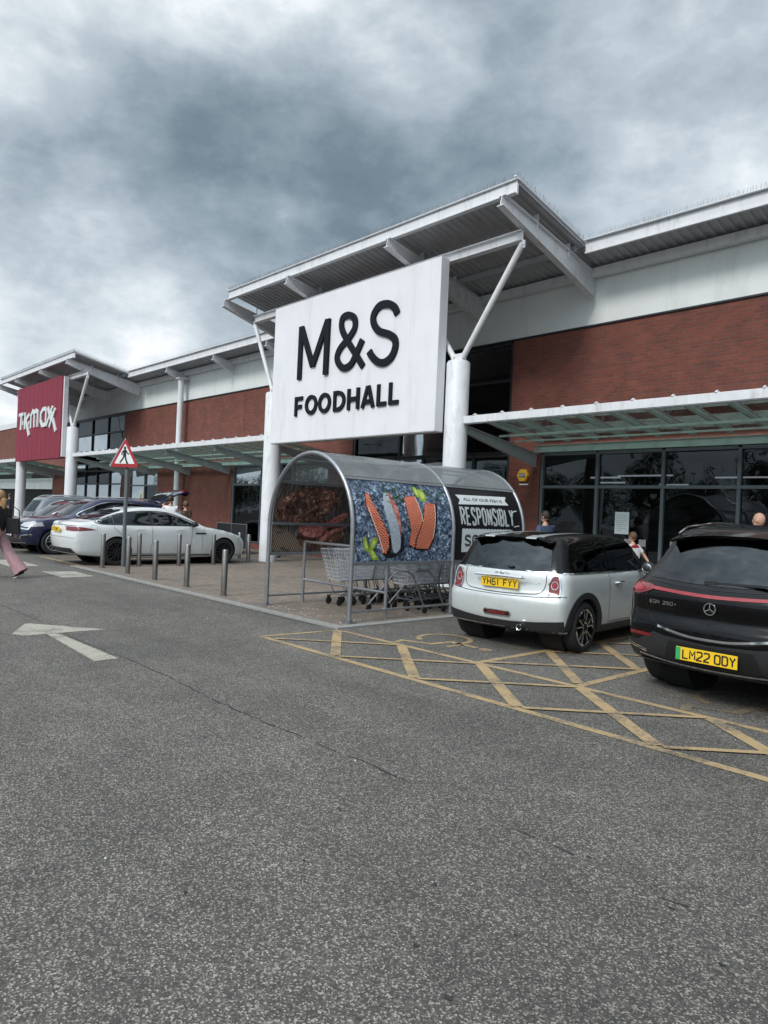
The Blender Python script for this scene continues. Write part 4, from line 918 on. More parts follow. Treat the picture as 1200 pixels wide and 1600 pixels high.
for k in range(5):
    c = copy_tree(tr0); c.location = (-8.22+.015*math.sin(k*3), 8.75+.26*k, .014); c.rotation_euler = (0, 0, R(-90+random.uniform(-2, 2)))
    c['label'] = 'shopping trolley in the right hand line of the shelter, nearest the fish poster' if k == 0 else 'shopping trolley nested in the right hand line behind its first one'
    c['group'] = 'nested shopping trolleys in the right hand line'
ft = empty('hand_truck', (-7.9, 8.1, .014), label='low tubular steel frame on castors standing below the fish poster', cat='hand truck')
b = MB()
for y in (7.75, 8.2): b.tube([(-8.3, y-.35, .12), (-8.05, y-.05, .62), (-8.0, y, .66), (-7.9, y+.12, .66), (-7.84, y+.18, .58), (-7.72, y+.32, .10)], .014, 8)
b.tube([(-8.3, 7.4, .12), (-8.3, 7.85, .12)], .012, 6); b.build('tubular_frame', 'galv_dark', ft, smooth=True)
for (x, y) in ((-8.3, 7.42), (-8.3, 7.83), (-7.72, 8.08), (-7.72, 8.52)):
    b = MB(); b.lathe([(0, -.012), (.052, -.012), (.058, 0), (.052, .012), (0, .012)], 14, (x, y, .075), 'x'); b.build('wheel', 'rubber', ft)
# white concrete foot / bin behind the trolleys
bn = empty('litter_bin', (-8.0, 11.3, .014), label='small pale round bin behind the trolley shelter', cat='bin')
b = MB(); b.lathe([(0, .014), (.23, .014), (.26, .06), (.26, .72), (.24, .76), (0, .76)], 24, (-8.25, 11.35, 0)); b.build('bin_body', 'panel_white', bn, smooth=True)
b = MB(); b.lathe([(.24, .761), (.25, .80), (.14, .83), (0, .83)], 24, (-8.25, 11.35, 0)); b.build('lid', 'plastic_black', bn, smooth=True)

# ------------------------------------------------------------------ bollards
def bollard():
    t = empty('bollard', (0, 0, 0), cat='bollard', group='stainless steel bollards along the paved edge')
    b = MB(); b.lathe([(.052, 0), (.052, .785), (.046, .797), (.03, .80), (0, .80)], 24); b.build('post', 'steel', t, local=True, smooth=True)
    b = MB(); b.lathe([(0, .006), (.078, .006), (.078, 0)], 20); b.build('base_ring', 'galv_dark', t, local=True)
    return t
bo = bollard()
BL = [(-10.9, 6.36, 'nearest steel bollard, just left of the trolley shelter'), (-12.36, 6.41, 'steel bollard second from the trolley shelter in the front row'),
      (-13.72, 6.41, 'steel bollard third from the trolley shelter in the front row'), (-15.13, 6.44, 'steel bollard just right of the warning sign pole'),
      (-16.59, 6.45, 'steel bollard left of the warning sign pole, end of the front row'), (-16.75, 7.4, 'steel bollard against the rear door of the white sedan, first of the side row'),
      (-16.72, 8.43, 'steel bollard in the side row beside the white sedan, second from the sign pole'), (-16.85, 9.47, 'steel bollard beside the front wheel of the white sedan'),
      (-17.25, 10.8, 'steel bollard closest to the white column with the sign'), (-18.9, 11.5, 'thin looking steel bollard just ahead of the white sedan bonnet')]
for i, (x, y, l) in enumerate(BL):
    c = bo if i == 0 else copy_tree(bo); c.location = (x, y, .014 if x > -17.3 else 0); c['label'] = l
    c.rotation_euler = (random.uniform(-.008, .008), random.uniform(-.008, .008), random.random()*6)
# ------------------------------------------------------------------ warning sign
sg = empty('pedestrian_warning_sign', (-16.8, 7.0, .014), label='red and white triangular pedestrian warning sign on a grey pole', cat='road sign')
b = MB(); b.lathe([(0, .014), (.045, .014), (.045, 2.95), (0, 2.95)], 18, (-16.8, 7.03, 0)); b.build('pole', 'post_grey', sg, smooth=True)
sd_ = Vector((.62, -1, 0)).normalized(); su = Vector((1, .62, 0)).normalized()   # the plate is turned a little towards the lane
def sgm(u, v, d): p = Vector((-16.79, 7.0, 2.40))+su*u+up*v+sd_*(d+.06); return tuple(p)
def rtri(s, r, cy=.29):
    h = s*math.sqrt(3)/2; c = [(-s/2, 0), (s/2, 0), (0, h)]; out = []
    for i, p in enumerate(c):
        q = np.array(p); cc = np.array((0, h/3)); d = (cc-q)/np.linalg.norm(cc-q); ctr = q+d*2*r; base = math.degrees(math.atan2(-d[1], -d[0]))
        out += [(ctr[0]+r*math.cos(R(base+a)), ctr[1]+r*math.sin(R(base+a))) for a in (-60, -30, 0, 30, 60)]
    return out
def offs(pts, dy): return [(x, y+dy) for x, y in pts]
b = MB(); b.prism(rtri(.80, .045), lambda u, v: sgm(u, v, 0), lambda u, v: sgm(u, v, .012)); b.build('plate', 'sign_red', sg)
b = MB(); b.prism(offs(rtri(.56, .015), .085), lambda u, v: sgm(u, v, .012), lambda u, v: sgm(u, v, .015)); b.build('face', 'plate_white', sg)
b = MB()
sk = lambda pts, w, cl_=False: stroke(b, pts, w, sgm, .015, .018, cl_)
b.prism([(.035*math.cos(t)+.0, .46+.037*math.sin(t)) for t in np.linspace(0, 2*PI, 14)[:-1]], lambda u, v: sgm(u, v, .015), lambda u, v: sgm(u, v, .018))
sk([(0, .42), (-.005, .34), (0, .27)], .085); sk([(-.01, .28), (-.06, .19), (-.13, .11)], .038); sk([(.01, .28), (.035, .19), (.07, .105), (.10, .10)], .040)
sk([(-.02, .41), (-.08, .35), (-.075, .29)], .028); sk([(.03, .41), (.07, .34), (.125, .31)], .028)
b.build('walking_figure', 'ink', sg)
b = MB(); b.prism([(-.40, .01), (.0, .68), (-.03, .70), (-.45, .03)], lambda u, v: sgm(u+.0, v, -.022), lambda u, v: sgm(u, v, -.012)); b.prism([(-.3, .12), (.3, .12), (.3, .16), (-.3, .16)], lambda u, v: sgm(u, v, -.03), lambda u, v: sgm(u, v, -.001)); b.build('back_rail', 'sign_back', sg)

# ------------------------------------------------------------------ cafe barrier and tables by the column
cf = empty('cafe_screen', (-21.2, 12.6, .014), label='low black cafe screen in front of the white sedan nose', cat='screen')
b = MB(); b.box(-22.2, -20.3, 12.58, 12.60, .2, .98); b.build('banner', 'cloth_black', cf)
b = MB()
for x in (-22.22, -21.25, -20.28): b.tube([(x, 12.59, .014), (x, 12.59, 1.02)], .02, 8); b.lathe([(.16, .014), (.16, .03), (0, .03)], 14, (x, 12.59, 0))
b.tube([(-22.22, 12.59, 1.0), (-20.28, 12.59, 1.0)], .015, 8); b.build('screen_frame', 'galv_dark', cf)
def cafe_chair(x, y, rz, label):
    t = empty('cafe_chair', (x, y, .014), rz, label, 'chair')
    b = MB(); b.box(-.2, .2, -.2, .2, .43, .46); b.build('seat', 'plastic_black', t, local=True, bevel=.01)
    b = MB(); b.box(-.2, .2, .19, .21, .55, .82); b.build('backrest', 'plastic_black', t, local=True, bevel=.008)
    for sx in (-.18, .18):
        for sy in (-.18, .19):
            b = MB(); b.tube([(sx*1.1, sy*1.1, 0), (sx, sy, .44 if sy < 0 else .82)], .012, 6); b.build('leg', 'galv_dark', t, local=True)
for x, y, r_, l in ((-13.2, 12.3, .6, 'dark cafe chair seen through the trolley shelter'), (-19.6, 13.2, 1.9, 'dark cafe chair behind the bollards near the white column')): cafe_chair(x, y, r_, l)

# ------------------------------------------------------------------ vehicles (local: x forward, y to the car's left, z up, origin under the rear axle)
def sdf_poly(px, pz, poly):
    d2 = np.full(px.shape, 1e9); ins = np.zeros(px.shape, bool); k = len(poly)
    for i in range(k):
        ax, az = poly[i]; bx, bz = poly[(i+1) % k]; ex, ez = bx-ax, bz-az; wx, wz = px-ax, pz-az
        t = np.clip((wx*ex+wz*ez)/(ex*ex+ez*ez+1e-12), 0, 1); d2 = np.minimum(d2, (wx-ex*t)**2+(wz-ez*t)**2)
        c = ((az > pz) != (bz > pz)) & (px < (bx-ax)*(pz-az)/((bz-az) if abs(bz-az) > 1e-9 else 1e-9)+ax); ins ^= c
    return np.where(ins, -1, 1)*np.sqrt(d2)
def car_shell(prof, sect, plan, bowr, bowf, xa, za, k=.07, nx=120, nth=96, gh=None):
    """smooth shell: side profile cut by the half-width of each height and each station; returns verts and quads"""
    poly = crom(prof, 5); sz, sy = zip(*sect); pxs, pys = zip(*plan)
    # smooth the width tables
    zt = np.linspace(sz[0], sz[-1], 200); yt = np.interp(zt, sz, sy); ker = np.hanning(13); ker /= ker.sum(); yt = np.convolve(np.pad(yt, 6, mode='edge'), ker, 'valid')
    xt = np.linspace(pxs[0], pxs[-1], 300); pt = np.interp(xt, pxs, pys); ker = np.hanning(31); ker /= ker.sum(); pt = np.convolve(np.pad(pt, 15, mode='edge'), ker, 'valid')
    xm = (xa[0]+xa[1])/2
    def Fn(x, y, z):
        b = np.where(x < xm, -bowr, bowf); xs = x+b*y*y*np.clip(abs(x-xm)/((xa[1]-xa[0])/2), 0, 1.6)
        p = sdf_poly(xs, z, poly); w = abs(y)-np.interp(z, zt, yt)+np.interp(x, xt, pt)
        if gh is not None:
            w = w+np.clip((z-gh[0])/.25, 0, 1)*np.interp(x, gh[1], gh[2])
        w = w*.92
        h = np.clip(.5+.5*(p-w)/k, 0, 1); return w*(1-h)+p*h+k*h*(1-h)
    rows = []
    nc = nx//5; ts = []
    for i in range(nc): ts.append((xa[0], -PI/2+(i+.5)/nc*PI/2))
    for i in range(nx-2*nc+1): ts.append((xa[0]+(xa[1]-xa[0])*i/(nx-2*nc), 0))
    for i in range(nc): ts.append((xa[1], (i+.5)/nc*PI/2))
    th = np.linspace(0, 2*PI, nth, endpoint=False)
    X0 = np.array([t[0] for t in ts])[:, None]*np.ones((1, nth)); PH = np.array([t[1] for t in ts])[:, None]*np.ones((1, nth)); TH = th[None, :]*np.ones((len(ts), 1))
    dx, dy, dz = np.sin(PH), np.cos(PH)*np.cos(TH), np.cos(PH)*np.sin(TH)
    # first sign change along the ray
    lo = np.zeros_like(X0); hi = np.full_like(X0, 2.2); found = np.zeros(X0.shape, bool); prev = lo.copy()
    for s in np.linspace(.1, 2.2, 43):
        f = Fn(X0+dx*s, dy*s, za+dz*s); nw = (f > 0) & ~found; hi = np.where(nw, s, hi); lo = np.where(nw, prev, lo); found |= nw; prev = np.where(found, prev, s)
    for _ in range(16):
        mid = (lo+hi)/2; f = Fn(X0+dx*mid, dy*mid, za+dz*mid); hi = np.where(f > 0, mid, hi); lo = np.where(f > 0, lo, mid)
    X, Y, Z = X0+dx*hi, dy*hi, za+dz*hi; n = len(ts)
    vs = [(X[i, j], Y[i, j], Z[i, j]) for i in range(n) for j in range(nth)]
    fs = [(i*nth+j, (i+1)*nth+j, (i+1)*nth+(j+1) % nth, i*nth+(j+1) % nth) for i in range(n-1) for j in range(nth)]
    a = len(vs); vs.append((X[0].mean(), 0, Z[0].mean())); b = len(vs); vs.append((X[-1].mean(), 0, Z[-1].mean()))
    fs += [(a, j, (j+1) % nth) for j in range(nth)]+[(b, (n-1)*nth+(j+1) % nth, (n-1)*nth+j) for j in range(nth)]
    return vs, fs
class Car:
    def __init__(s, name, label, cat, loc, rz, shell, paint, wb, track, wr, ww, arch=None, archmat='plastic_black', split=None, topmat=None):
        s.root = empty(name, loc, rz, label, cat); s.vs, s.fs = shell; s.bvh = BVHTree.FromPolygons(s.vs, s.fs); s.wb = wb
        b = MB(); b.add(s.vs, s.fs); body = b.build('body', paint, s.root, local=True, smooth=True, ang=60); s.body = body
        arch = arch or wr+.045; c = MB()
        for x in (0, wb):
            for sg_ in (-1, 1): c.lathe([(0, sg_*.42), (arch, sg_*.42), (arch, sg_*1.3), (0, sg_*1.3)], 40, (x, 0, wr), 'y')
        cut = c.build('cut', 'well', None); cut.parent = s.root
        md = body.modifiers.new('b', 'BOOLEAN'); md.operation = 'DIFFERENCE'; md.object = cut; md.solver = 'EXACT'; md.material_mode = 'TRANSFER' if hasattr(md, 'material_mode') else md.material_mode
        bpy.context.view_layer.update(); dg = bpy.context.evaluated_depsgraph_get(); me = bpy.data.meshes.new_from_object(body.evaluated_get(dg)); body.modifiers.clear(); body.data = me
        bpy.data.objects.remove(cut); me.shade_smooth(); me.set_sharp_from_angle(angle=R(40))
        if split:
            me2 = me.copy(); 
            for mm, keep_top in ((me, False), (me2, True)):
                bm = bmesh.new(); bm.from_mesh(mm); g_ = bm.verts[:]+bm.edges[:]+bm.faces[:]
                bmesh.ops.bisect_plane(bm, geom=g_, plane_co=(0, 0, split[0]), plane_no=Vector((split[1], 0, 1)).normalized(), clear_inner=keep_top, clear_outer=not keep_top); bm.to_mesh(mm); bm.free()
            o = bpy.data.objects.new('roof', me2); COL.objects.link(o); o.parent = s.root; me2.materials.clear(); me2.materials.append(MAT[topmat]); o.data.name = 'roof'
        for x in (0, wb):
            for sg_ in (-1, 1):
                p = MB(); t0 = track/2-.02
                p.lathe([(arch-.004, sg_*.43), (arch-.004, sg_*(track/2+.06))], 36, (x, 0, wr), 'y'); p.lathe([(0, sg_*.43), (arch, sg_*.43)], 36, (x, 0, wr), 'y')
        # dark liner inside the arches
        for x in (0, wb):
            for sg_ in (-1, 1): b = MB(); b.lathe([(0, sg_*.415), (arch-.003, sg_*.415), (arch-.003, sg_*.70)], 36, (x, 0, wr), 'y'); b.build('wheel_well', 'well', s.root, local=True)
    def ray(s, o, d):
        h = s.bvh.ray_cast(Vector(o), Vector(d).normalized()); return h
    def frame(s, view):
        """view: 'R','L' sides (u=x,v=z); 'B' back (u=y,v=z); 'F' front; 'T' top (u=x,v=y); or a direction angle in degrees round the car"""
        if view == 'R': return lambda u, v: ((u, -3, v), (0, 1, 0))
        if view == 'L': return lambda u, v: ((u, 3, v), (0, -1, 0))
        if view == 'B': return lambda u, v: ((-3, u, v), (1, 0, 0))
        if view == 'F': return lambda u, v: ((8, u, v), (-1, 0, 0))
        if view == 'T': return lambda u, v: ((u, v, 4), (0, 0, -1))
        a, ox, oy = view; d = Vector((math.cos(R(a)), math.sin(R(a)), 0)); sd__ = Vector((-d.y, d.x, 0))   # looking along d
        return lambda u, v: (tuple(Vector((ox, oy, v))+sd__*u-d*3), tuple(d))
    def decal(s, view, poly, name, m_, off=.004, smooth=False, n=4, step=.05, parent=None, label=None, th=0, tris=None):
        fr = s.frame(view); pts = crom(poly, n) if smooth else []
        if not smooth:
            for a, b in zip(poly, poly[1:]+poly[:1]):
                k = max(1, int(math.hypot(b[0]-a[0], b[1]-a[1])/step)); pts += [(a[0]+(b[0]-a[0])*t/k, a[1]+(b[1]-a[1])*t/k) for t in range(k)]
        us = [p[0] for p in pts]; vz = [p[1] for p in pts]
        st = max(step, (max(us)-min(us))/40)
        inner = [Vector((u+.001, v)) for u in np.arange(min(us), max(us), st) for v in np.arange(min(vz), max(vz), st)]
        r = delaunay_2d_cdt([Vector(p) for p in pts]+inner, [], [list(range(len(pts)))], 1, 1e-5)
        return s.lay(view, [tuple(v) for v in r[0]], [tuple(f) for f in r[2]], name, m_, off, parent, label, th)
    def lay(s, view, pts, fs, name, m_, off, parent=None, label=None, th=0):
        fr = s.frame(view); V = []; ok = []
        for (u, v) in pts:
            o_, d_ = fr(u, v); h = s.ray(o_, d_)
            if h[0] is None: V.append(Vector((0, 0, 0))); ok.append(False); continue
            nrm = h[1]; dv = Vector(d_)
            if nrm.dot(dv) > 0: nrm = -nrm
            V.append(h[0]+(nrm*.75-dv*.25)*off); ok.append(True)
        F_ = [f for f in fs if all(ok[i] for i in f)]
        if not F_: return None
        if th:
            n = len(V); V2 = [v-(-Vector(fr(*p)[1]))*th if k_ else v for v, p, k_ in zip(V, pts, ok)]
            ed = {}
            for f in F_:
                for a, b in zip(f, f[1:]+f[:1]): ed[(a, b)] = 1
            sk_ = [(a, b, n+b, n+a) for (a, b) in ed if (b, a) not in ed]; V = V+V2; F_ = F_+sk_
        used_ = sorted({i for f in F_ for i in f}); mp = {q: i for i, q in enumerate(used_)}
        b = MB(); b.add([V[i] for i in used_], [tuple(mp[i] for i in f) for f in F_]); return b.build(name, m_, parent or s.root, label, local=True, smooth=True, ang=50)
    def strip(s, view, pts, w, name, m_, off=.005, smooth=False, closed=False, parent=None, th=0, label=None):
        P = crom(pts, 6, closed) if smooth else None
        if P is None:
            P = []; segs = list(zip(pts, pts[1:]+(pts[:1] if closed else [])))
            if not closed: segs = list(zip(pts, pts[1:]))
            for a, b in segs:
                k = max(1, int(math.hypot(b[0]-a[0], b[1]-a[1])/.05)); P += [(a[0]+(b[0]-a[0])*t/k, a[1]+(b[1]-a[1])*t/k) for t in range(k)]
            if not closed: P.append(pts[-1])
        L_, R_ = ribbon(P, w, closed); k = len(P); q = []
        for l, r in zip(L_, R_): q += [l, r]
        fs = [(2*i, 2*i+1, 2*((i+1) % k)+1, 2*((i+1) % k)) for i in range(k if closed else k-1)]
        return s.lay(view, q, fs, name, m_, off, parent, label, th)
    def txt(s, view, t, h, u0, v0, m_, bold=0, width=None, name='lettering', flip=False, off=.007, xs=1, parent=None):
        vs, fs, w = text_poly(t, h, bold, xs); q = 1 if width is None else width/w; sg_ = -1 if flip else 1
        return s.lay(view, [(u0+sg_*x*q, v0+y) for x, y in vs], fs, name, m_, off, parent)
def wheel(root, x, y, side, r, rr, w, rim_m='plastic_black', edge_m=None, spokes=5, twin=True, tread='tread'):
    """tyre with rim; side +1 = outer face towards +y"""
    wh = MB(); s = side; o = lambda q: y+s*q
    prof = [(rr-.01, -w/2+.01), (rr+.02, -w/2), (r-.03, -w/2), (r-.006, -w/2+.025), (r, -w/2+.05), (r, w/2-.05), (r-.006, w/2-.025), (r-.03, w/2), (rr+.025, w/2+.004), (rr, w/2-.006)]
    wh.lathe([(a, s*h) for a, h in prof], 48, (x, y, r), 'y')
    ty = wh.build('wheel', tread, root, local=True, smooth=True, ang=40)
    b = MB(); b.lathe([(rr+.006, s*(w/2-.002)), (rr-.006, s*(w/2+.005)), (rr-.018, s*(w/2-.003)), (rr-.02, s*(w/2-.05)), (rr-.03, s*(-w/2+.03))], 40, (x, y, r), 'y')
    rimo = b.build('rim', edge_m or rim_m, ty, local=True, smooth=True)
    b = MB(); b.lathe([(0, s*(w/2-.075)), (rr*.8, s*(w/2-.085)), (rr-.02, s*(w/2-.09))], 24, (x, y, r), 'y'); b.build('brake_disc', 'well', ty, local=True)
    b = MB(); h0 = s*(w/2-.02)
    b.lathe([(0, h0+s*.006), (rr*.14, h0+s*.006), (rr*.17, h0-s*.01), (rr*.20, h0-s*.03)], 20, (x, y, r), 'y')
    for i in range(spokes):
        for da in ((-.16, .16) if twin else (0,)):
            a0 = 2*PI*i/spokes+PI/2+da*.4; a1 = 2*PI*i/spokes+PI/2+da*1.35
            p = Vector((x+rr*.16*math.cos(a0), y+h0, r+rr*.16*math.sin(a0))); q = Vector((x+(rr-.01)*math.cos(a1), y+s*(w/2-.012), r+(rr-.01)*math.sin(a1)))
            b.bar(p, q, .020 if twin else .05, .03, (0, 1, 0))
            if edge_m:
                for sg_ in (-1, 1):
                    off_ = Vector((-(q-p).z, 0, (q-p).x)).normalized()*.012*sg_
    b.build('spokes', rim_m, ty, local=True, bevel=.003)
    if edge_m:
        b = MB()
        for i in range(spokes):
            for da in (-.16, .16):
                a0 = 2*PI*i/spokes+PI/2+da*.9; a1 = 2*PI*i/spokes+PI/2+da*1.6
                b.bar((x+rr*.26*math.cos(a0), y+s*(w/2+.0), r+rr*.26*math.sin(a0)), (x+(rr-.012)*math.cos(a1), y+s*(w/2+.006), r+(rr-.012)*math.sin(a1)), .011, .006, (0, 1, 0))
        b.lathe([(rr*.27, s*(w/2-.002)), (rr*.27, s*(w/2+.003)), (rr*.24, s*(w/2+.003))], 20, (x, y, r), 'y')
        b.build('spoke_edging', edge_m, ty, local=True)
    return ty
def wheels(c, track, r, rr, w, **k):
    for x in (0, c.wb):
        for s in (-1, 1): wheel(c.root, x, s*(track/2), s, r, rr, w, **k)
PLG = {'Y': [[(0, 1), (.5, .5), (1, 1)], [(.5, .5), (.5, 0)]], 'H': [[(0, 0), (0, 1)], [(1, 0), (1, 1)], [(0, .5), (1, .5)]], '6': [[(.95, .95), (.2, .95), (0, .75), (0, .12), (.12, 0), (.88, 0), (1, .12), (1, .42), (.88, .54), (.05, .54)]],
       '1': [[(.3, 0), (.3, 1)]], 'F': [[(0, 0), (0, 1), (1, 1)], [(0, .52), (.8, .52)]], 'L': [[(0, 1), (0, 0), (1, 0)]], 'M': [[(0, 0), (0, 1), (.5, .45), (1, 1), (1, 0)]],
       '2': [[(0, .88), (.12, 1), (.88, 1), (1, .88), (1, .58), (0, .12), (0, 0), (1, 0)]], 'O': [[(.12, 0), (0, .12), (0, .88), (.12, 1), (.88, 1), (1, .88), (1, .12), (.88, 0), (.12, 0)]],
       'D': [[(0, 0), (0, 1), (.8, 1), (1, .8), (1, .2), (.8, 0), (0, 0)]], ' ': [], '0': [[(.12, 0), (0, .12), (0, .88), (.12, 1), (.88, 1), (1, .88), (1, .12), (.88, 0), (.12, 0)]], 'E': [[(1, 1), (0, 1), (0, 0), (1, 0)], [(0, .5), (.8, .5)]],
       'Q': [[(.12, 0), (0, .12), (0, .88), (.12, 1), (.88, 1), (1, .88), (1, .12), (.88, 0), (.12, 0)], [(.6, .3), (1.05, -.05)]], 'A': [[(0, 0), (0, .85), (.15, 1), (.85, 1), (1, .85), (1, 0)], [(0, .45), (1, .45)]], '5': [[(1, 1), (0, 1), (0, .55), (.88, .55), (1, .43), (1, .12), (.88, 0), (0, 0)]], '+': [[(.5, .2), (.5, .8)], [(.2, .5), (.8, .5)]]}
def plate(c, x, yc, z, s, colm='plate_yellow', w=.52, h=.111, nx=-1, green=False, tilt=0):
    """number plate facing -x (rear) or +x"""
    pr = empty('x')
    bpy.data.objects.remove(pr)
    b = MB(); f = lambda u, v, d: (x+nx*d+nx*v*tilt*0-(nx*-1)*0+(-nx)*tilt*v, yc-(u if nx < 0 else -u)*1.0*(1 if nx < 0 else 1), z+v)
    b.prism([(-w/2, 0), (w/2, 0), (w/2, h), (-w/2, h)], lambda u, v: f(u, v, 0), lambda u, v: f(u, v, .012)); o = b.build('number_plate', colm, c.root, local=True, bevel=.002)
    x0 = -w/2+.03
    if green:
        b = MB(); b.prism([(-w/2+.002, .002), (-w/2+.042, .002), (-w/2+.042, h-.002), (-w/2+.002, h-.002)], lambda u, v: f(u, v, .012), lambda u, v: f(u, v, .0135)); b.build('green_band', 'plate_green', o, local=True); x0 += .035
    cw = .043; gap = (w/2-.025-x0-cw*7)/7.0; b = MB(); u = x0
    for ch in s:
        if ch == ' ': u += .028; continue
        wd = cw if ch != '1' else cw*.6
        for p in PLG[ch]: stroke(b, [(u+a*cw, .020+q*(h-.040)) for a, q in p], .0125, lambda a, q, d: f(a, q, d), .012, .014)
        u += cw+gap
    b.build('plate_characters', 'ink', o, local=True); return o
def mirror(c, x, y, z, m_, sgn, r=(.09, .11, .08), chrome=False):
    b = MB(); b.ellipsoid((x, y+sgn*.14, z), r, 18, 12); b.bar((x+.02, y-sgn*.02, z-.05), (x+.02, y+sgn*.12, z-.03), .05, .04)
    o = b.build('door_mirror', m_, c.root, local=True, smooth=True)
    b = MB(); b.lathe([(0, x-r[0]*.93), (r[2]*.75, x-r[0]*.80)], 18, (0, y+sgn*.14, z), 'x'); b.build('mirror_glass', 'chrome' if chrome else 'frame_grey', o, local=True)

# ---- silver hatchback with black roof
mini_shell = car_shell(
    [(-.50, .24), (-.60, .33), (-.635, .46), (-.64, .60), (-.615, .665), (-.575, .70), (-.555, .80), (-.535, .92), (-.44, 1.10), (-.33, 1.27), (-.30, 1.335), (-.05, 1.372), (.45, 1.395), (1.0, 1.40), (1.42, 1.375), (1.62, 1.31), (1.80, 1.18), (2.06, .985), (2.35, .93), (2.75, .86), (2.97, .76), (3.05, .60), (3.06, .42), (2.98, .25), (2.4, .2), (1.2, .19), (0, .2)],
    [(.18, .78), (.26, .815), (.36, .835), (.55, .842), (.75, .838), (.88, .822), (.93, .805), (.96, .775), (1.1, .735), (1.25, .685), (1.34, .63), (1.42, .56)],
    [(-.66, .13), (-.56, .065), (-.35, .015), (0, 0), (2.4, 0), (2.7, .02), (2.9, .09), (3.1, .2)], .16, .22, (-.05, 2.45), .64, k=.06,
    gh=(.93, (-.6, -.2, .5, 1.6, 2.0), (.06, .02, 0, .0, .05)))
mc = Car('hatchback_car', 'silver three door hatchback with black roof, rear to us, next to the trolley shelter', 'car', (-5.37, 7.43, 0), R(95.5), mini_shell, 'paint_silver', 2.467, 1.46, .305, .19, arch=.345, split=(.945, 0), topmat='paint_black')
wheels(mc, 1.47, .305, .215, .20, rim_m='plastic_black', edge_m='chrome')
def symm(poly): return [(-u, v) for u, v in poly][::-1]
c = mc
rw = [(-.60, .955), (-.30, .945), (0, .942), (.30, .945), (.60, .955), (.565, 1.10), (.525, 1.24), (.49, 1.30), (0, 1.315), (-.49, 1.30), (-.525, 1.24), (-.565, 1.10)]
c.decal('B', rw, 'rear_window', 'car_glass', .004)
for vw, nm in (('R', 'side_window'), ('L', 'side_window')):
    c.decal(vw, [(-.22, .962), (.70, .962), (.70, 1.30), (.2, 1.305), (-.05, 1.295), (-.14, 1.24)], nm, 'car_glass', .005)
    c.decal(vw, [(.74, .962), (1.72, .962), (1.98, .975), (1.70, 1.20), (1.52, 1.295), (.74, 1.302)], nm, 'car_glass', .005)
    c.strip(vw, [(-.50, .948), (0, .940), (1, .94), (2.02, .948)], .016, 'belt_trim', 'chrome', .008, smooth=True)
    # door seams, sill, arches, handle, filler
    c.strip(vw, [(.66, .93), (.645, .75), (.63, .36), (.66, .31)], .007, 'door_seam', 'ink', .002, smooth=True)
    c.strip(vw, [(.66, .325), (1.75, .325), (1.80, .5), (1.85, .93)], .007, 'door_seam', 'ink', .002)
    c.decal(vw, [(-.30, .2), (.38, .2), (2.1, .2), (2.1, .30), (.32, .30), (.36, .33)][1:5], 'sill_trim', 'plastic_black', .010)
    for xx in (0, 2.467):
        L_ = [(xx+.345*math.cos(R(a)), .305+.345*math.sin(R(a))) for a in range(-20, 202, 6)]; O_ = [(xx+.435*math.cos(R(a)), .305+.415*math.sin(R(a))) for a in range(-20, 202, 6)]
        q = []; 
        for l, r_ in zip(L_, O_): q += [l, r_]
        c.lay(vw, q, [(2*i, 2*i+1, 2*i+3, 2*i+2) for i in range(len(L_)-1)], 'arch_trim', 'plastic_black', .012, th=.01)
for sg_ in (-1, 1):
    b = MB(); y = sg_*.845; b.tube([(.80, y-sg_*.01, .80), (.83, y+sg_*.03, .81), (.95, y+sg_*.035, .815), (1.0, y-sg_*.01, .81)], [.012, .015, .015, .012], 8); b.lathe([(.045, 0), (.03, .004), (0, .006)], 14, (.90, 0, .79), 'y') if False else None
    b.ellipsoid((.91, y-sg_*.004, .79), (.055, .008, .045), 16, 8); b.build('door_handle', 'chrome', c.root, local=True, smooth=True)
    mirror(c, 1.60, sg_*.80, .975, 'plastic_black', sg_, (.085, .10, .085), chrome=True)
# tail
c.decal('B', [(-.835, .28), (.835, .28), (.835, .41), (.5, .375), (.2, .355), (-.2, .355), (-.5, .375), (-.835, .41)], 'lower_bumper', 'plastic_black', .012, th=.02)
c.decal('B', [(-.80, .2), (.80, .2), (.80, .30), (-.80, .30)], 'lower_bumper', 'plastic_black', .010)
c.strip('B', [(-.56, .93), (-.56, .80), (-.50, .705), (-.3, .682), (0, .675), (.3, .682), (.50, .705), (.56, .80), (.56, .93)], .008, 'tailgate_seam', 'ink', .003, smooth=True)
c.strip('B', [(-.80, .685), (-.6, .668), (-.5, .66), (-.3, .655), (0, .652), (.3, .655), (.5, .66), (.6, .668), (.80, .685)], .006, 'bumper_seam', 'ink', .003, smooth=True)
for sg_ in (-1, 1):
    base = [(.605, .70), (.60, .80), (.625, .89), (.665, .918), (.705, .90), (.725, .82), (.735, .72), (.725, .685), (.615, .68)]
    q = [(sg_*u, v) for u, v in base]
    lo_ = c.decal('B', q, 'tail_light', 'lamp_red', .010, smooth=True, th=.01)
    if lo_: 
        c.strip('B', q, .013, 'chrome_ring', 'chrome', .016, smooth=True, closed=True, parent=lo_)
        c.strip('B', [(sg_*(.668+.038*math.cos(t)), .805+.045*math.sin(t)) for t in np.linspace(0, 2*PI, 18)[:-1]], .009, 'lamp_ring', 'lamp_clear', .015, closed=True, parent=lo_)
        c.decal('B', [(sg_*(.668+.028*math.cos(t)), .805+.033*math.sin(t)) for t in np.linspace(0, 2*PI, 14)[:-1]], 'bulb', 'lamp_red_bright', .014, parent=lo_)
    b = MB(); 
b = MB(); b.tube([(-.60, -.345, .865), (-.622, -.32, .872), (-.632, 0, .878), (-.622, .32, .872), (-.60, .345, .865)], [.012, .019, .021, .019, .012], 10); b.build('tailgate_handle', 'chrome', c.root, local=True, smooth=True)
